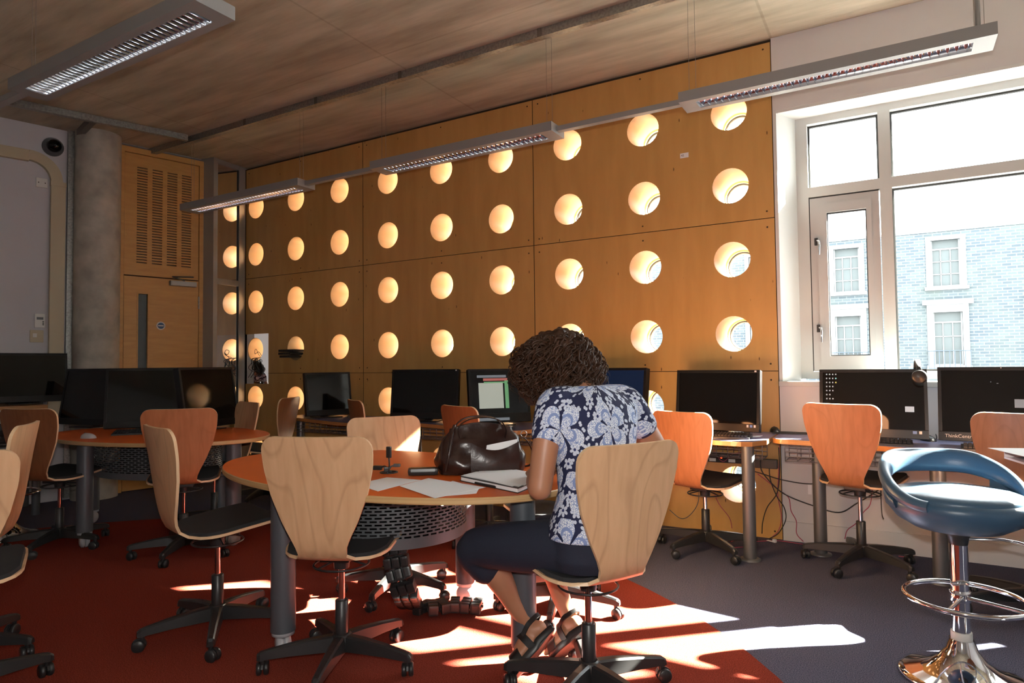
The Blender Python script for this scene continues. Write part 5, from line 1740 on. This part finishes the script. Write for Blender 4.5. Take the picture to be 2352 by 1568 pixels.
p = at_z(2132, 1012, .722); mouse(p.x, p.y, -60, 'black mouse on the blue desk left of the thick bezel computer')
p = at_z(203, 1006, .722); mouse(p.x, p.y, 20, 'silver mouse near the edge of the dark orange table', 'caster_grey')
p = at_z(1830, 994, .722)
tag(obj('mouse_mat', MB().prism([(-.12, -.09), (.12, -.09), (.12, .09), (-.12, .09)], 0, .004), ['black_matte'], None, (p.x - .03, p.y, .7222), .15), 'dark grey mouse mat on the corner desk beside the white wall', 'mouse mat')
# bright sheet on the corner desk
poly_sheet('desk_paper', 'sunlit sheet of paper on the corner desk behind the orange chair back', 'paper', [(1632, 999), (1752, 1000), (1745, 1003), (1640, 1007)], .7222, .0008, 'paper')
def headphones(name, label, loc, rot):
    t = thing(name, label, 'headphones', loc); t.rotation_euler = rot
    band = [(.075 * math.cos(math.pi * k / 16), 0, .085 * math.sin(math.pi * k / 16)) for k in range(17)]
    obj('headband', MB().grid([[Vector(p) + Vector((0, .012, 0)), Vector(p) + Vector((0, -.012, 0)), Vector(p) * .95 + Vector((0, -.012, 0)), Vector(p) * .95 + Vector((0, .012, 0)), Vector(p) + Vector((0, .012, 0))] for p in band], 0, True), ['black_plastic'], t)
    for s in (-1, 1):
        ec = MB().lathe([(.0, -.012), (.03, -.012), (.037, -.006), (.038, .010), (.030, .016), (.0, .018)], n=24, cap=False).xf(Matrix.Translation((s * .072, 0, -.012)) @ Matrix.Rotation(s * math.pi / 2, 4, 'Y'))
        obj('ear_cup', ec, ['black_plastic'], t)
    return t
p = at_z(1862, 992, .722)
headphones('headphones', 'black headphones lying on the desk beside the white wall corner', (p.x + .02, p.y + .02, .722 + .040), (math.radians(88), 0, .3))
p = at_z(1496, 985, .722)
headphones('headphones', 'black headphones on the desk behind the woman\'s right elbow', (p.x, p.y, .722 + .040), (math.radians(88), 0, -.4))
headphones('headphones', 'black headphones hanging over the top corner of the icon screen', (M2.location.x + .235, M2.location.y - .0, 1.115), (0, 0, math.radians(95)))
# small folded glass stand
p = at_z(1712, 992, .722)
fs = thing('tent_stand', 'thin folded clear stand catching light beside the corner desk computer', 'stand', (p.x + .03, p.y, .722), .5)
mat('clear_acrylic', (0.25, 0.25, 0.25), 0.1, coat=0.5)
obj('leaf', MB().add([(-.04, 0, 0), (.04, 0, 0), (.01, .0, .10), (-.04, -.0, .15)], [(0, 1, 2, 3)]).add([(-.04, .002, 0), (.04, .002, 0), (.01, .002, .10), (-.04, .002, .15)], [(3, 2, 1, 0)]), ['screen_off'], fs)
obj('edge', MB().tube([(-.04, 0, .15), (.01, 0, .10), (.04, 0, 0)], .0022, n=6), ['steel_rod'], fs)

# ------------------------------------------------------------------ cables
def cable(label, px, m, y=-.05, r=.0035, ys=None, on_floor=False):
    P_ = [at_z(a, b, r + .001) if on_floor else at_y(a, b, (ys[i] if ys else y)) for i, (a, b) in enumerate(px)]
    for q in P_: q.z = max(q.z, r + .001)
    c = Vector((sum(q.x for q in P_) / len(P_), sum(q.y for q in P_) / len(P_), min(q.z for q in P_)))
    o = obj('cable', MB().tube([q - c for q in catmull(P_, 7)], r, n=6), [m], None, c)
    return tag(o, label, 'cable', 'loose cables under the desks')
Z4 = lambda l: [(1400 + a * .4048, 800 + b * .4048) for a, b in l]
cable('black cable sagging in a shallow curve along the white wall to the orange chair', Z4([(800, 690), (880, 715), (980, 745), (1140, 768), (1300, 745), (1380, 715)]), 'black_cable', -.06)
cable('black cable looping low across the white wall behind the orange chair column', Z4([(855, 610), (862, 690), (920, 765), (1000, 830), (1150, 890), (1300, 930), (1400, 880), (1500, 820), (1575, 765)]), 'black_cable', -.08, .004)
cable('black cable hanging in a loop down the end of the plywood wall', Z4([(905, 640), (912, 740), (950, 840), (990, 900), (1000, 970), (960, 1045), (905, 1080)]), 'black_cable', -.05)
cable('black cable bowing left down the end of the plywood', Z4([(960, 560), (965, 700), (950, 820), (895, 900), (870, 980), (865, 1050)]), 'black_cable', -.07)
cable('pink cable dropping from the desk corner and curving to the floor by the white wall', Z4([(840, 710), (950, 795), (1015, 845), (1030, 920), (1060, 980), (1062, 1050), (1100, 1095)]), 'pink_cable', -.04, .003)
cable('pink cable hanging straight down beside the wall corner', Z4([(965, 550), (960, 700), (955, 830), (975, 950), (960, 1030), (915, 1075)]), 'pink_cable', -.03, .003)
cable('pink cable swinging left behind the orange chair to the floor', Z4([(1495, 760), (1480, 880), (1440, 930), (1400, 990), (1350, 1030), (1335, 1080)]), 'pink_cable', -.03, .003)
cable('thin pink cable crossing below the corner desk seat', Z4([(580, 780), (620, 880), (680, 960), (695, 1020)]), 'pink_cable', -.03, .0025)
cable('grey cable hanging in a wide U beside the woman\'s chair', Z4([(510, 770), (500, 880), (450, 950), (400, 962), (340, 915)]), 'steel_grey', -.06, .003)
cable('black cable hanging straight left of the blue stool', Z4([(1545, 560), (1550, 700), (1540, 800), (1545, 930), (1555, 968)]), 'black_cable', -.33, .003)
cable('pink cable in a tangle under the steel desk leg basket', Z4([(580, 560), (640, 640), (700, 600), (770, 585)]), 'pink_cable', -.12, .0025)
cable('pink cable lying on the dark carpet beside the steel desk leg', Z4([(690, 1095), (735, 1078), (800, 1095), (950, 1090), (1100, 1110), (1210, 1112)]), 'pink_cable', 0, .003, on_floor=True)
cable('short pink cable end on the carpet under the orange chair', Z4([(700, 1130), (760, 1126), (800, 1128)]), 'pink_cable', 0, .003, on_floor=True)
cable('pink cable end on the carpet near the second desk leg', Z4([(1640, 1178), (1690, 1180), (1760, 1150), (1810, 1105)]), 'pink_cable', 0, .003, on_floor=True)
lt_ = at_y(1860, 1124, -.09)
tag(obj('cable_tag', MB().box((0, 0, 0), (.022, .002, .062)), ['paper'], None, lt_), 'white paper tag hanging on the black cable along the wall', 'tag')
pf = at_z(1770, 1242, .012)
tag(obj('cable_tag', MB().box((0, 0, 0), (.05, .02, .003)).box((.03, 0, .008), (.02, .018, .02)), ['paper'], None, pf, -.5), 'crumpled white tag on the floor at the foot of the wall corner', 'tag')
# cables on the desk tops
def desk_cable(label, px, m, z=.727, r=.003, lift=None):
    P_ = [at_z(a, b, z) + Vector((0, 0, (lift or {}).get(i, 0))) for i, (a, b) in enumerate(px)]
    c = sum(P_, Vector()) / len(P_); c.z = .722
    return tag(obj('cable', MB().tube([q - c for q in catmull(P_, 7)], r, n=6), [m], None, c), label, 'cable', 'cables on the desks')
desk_cable('black cable arching between the corner computer and the mouse', [(1738, 985), (1755, 982), (1775, 980), (1790, 984)], 'black_cable', lift={1: .06, 2: .05})
desk_cable('second black cable curling beside the corner computer', [(1736, 988), (1748, 979), (1765, 985), (1782, 987)], 'black_cable', lift={1: .09, 2: .02})
desk_cable('pale tangled cable in front of the icon screen', [(2025, 1014), (2040, 1004), (2060, 1008), (2085, 1002), (2095, 1006), (2088, 995)], 'white_cable', r=.0035, lift={5: .07})
desk_cable('black cable looping right of the icon screen', [(2100, 1000), (2125, 992), (2145, 1000), (2150, 1008), (2120, 1005)], 'black_cable', lift={0: .02, 1: .06, 2: .03})
desk_cable('pink cable running behind the mouse to the thick bezel computer', [(2100, 992), (2120, 985), (2150, 998), (2170, 1006)], 'pink_cable', r=.0025, lift={0: .04, 1: .05, 2: .02})
desk_cable('black cable knot beside the small tilted monitor', [(798, 958), (806, 950), (820, 955), (812, 962)], 'black_cable', lift={1: .05, 2: .05})

# ------------------------------------------------------------------ things in the portholes
hx, hz = HX[7], HZ[3]
for q, (w_, dz, dx, lab) in enumerate(((.22, -.015, -.02, 'topmost'), (.24, -.045, -.035, 'middle'), (.20, -.075, -.045, 'lowest'))):
    bk = thing('black_folder', lab + ' black folder of the stack poking out of a plywood porthole', 'folder', (hx + dx * .4, .04, hz + dz - .012), random.uniform(-.12, .12), 'folders in the porthole')
    wmax = 2 * math.sqrt(max(.001, .121 ** 2 - (abs(dz) + .014) ** 2))
    obj('cover', MB().box((0, -.02, 0), (min(w_, wmax * .92), .30, .024), bev=.003), ['black_plastic'], bk)
    obj('pages', MB().box((.0, -.022, 0), (min(w_, wmax * .92) - .012, .302, .014)), ['black_matte'], bk)
hx, hz = HX[8], HZ[3]
ac = MB()
cell(ac, hx - .235, hx + .215, hz - .375, hz + .17, hx, hz, RH + .003, -.004)
glass('acrylic_sheet', (0.92, 0.92, 0.92), ior=1.45)
sh_ = obj('acrylic_sheet', ac, ['acrylic_sheet'])
tag(sh_, 'shiny clear acrylic sheet screwed over the plywood around the cable porthole', 'panel')
def wisp(seed, n):
    r = random.Random(seed)
    mb = MB()
    for k in range(n):
        x0 = r.uniform(-.05, .06)
        pts_ = [(x0 * .4, .10, -.085), (x0, -.01, -.10), (x0 + r.uniform(-.03, .03), -.03, -.13 - r.uniform(0, .03)), (x0 + r.uniform(-.08, .05), -.025, -.20 - r.uniform(0, .05)), (x0 + r.uniform(-.08, .06), -.02, -.26 + r.uniform(-.05, .08))]
        mb.tube(catmull(pts_, 6), .0035, n=6)
    return mb
cbd = thing('cable_bundle', 'tangle of black cables spilling out of the leftmost porthole', 'cables', (hx, 0, hz))
b_ = obj('strands', wisp(3, 8), ['black_cable'], cbd); b_['kind'] = 'stuff'
obj('loop', MB().tube(catmull([(.03, .05, -.09), (.07, -.02, -.05), (.05, -.03, .0), (.015, -.02, -.01), (.03, -.03, -.05), (.08, -.02, -.03), (.06, .05, -.1)], 7), .003, n=6), ['black_cable'], cbd)

# ------------------------------------------------------------------ papers on a high table at the right frame edge
ZH = .90
pc = at_z(2318, 1046, ZH)
ht = thing('high_table', 'small round high table under the paper tray at the right frame edge', 'table', (pc.x + .46, pc.y + .02, 0))
obj('table_top', MB().lathe([(.30, ZH - .045), (.305, ZH - .04), (.305, ZH - .024), (.30, ZH - .02)], n=48), ['desk_edge'], ht)
obj('pedestal', MB().lathe([(.2, 0), (.2, .012), (.03, .03), (.03, ZH - .045)], n=32), ['chrome'], ht)
tray = thing('paper_tray', 'clear plastic tray of papers jutting in at the right frame edge', 'tray', (pc.x + .17, pc.y + .02, ZH - .02), .25)
mat('clear_plastic', (0.75, 0.73, 0.72), 0.15)
obj('tray_body', MB().box((0, 0, .003), (.30, .22, .006)).box((0, -.108, .015), (.30, .004, .024)).box((0, .108, .015), (.30, .004, .024)), ['clear_plastic'], tray)
for q in range(3):
    o = obj('paper_sheet', MB().box((0, 0, 0), (.297, .21, .001)), ['paper'], None, (pc.x + .155 - q * .012, pc.y + .02 + q * .006, ZH + .0085 + q * .0016), .25 + q * .05)
    tag(o, ['lowest', 'middle', 'topmost'][q] + ' white sheet in the tray at the right frame edge', 'paper', 'sheets in the tray')
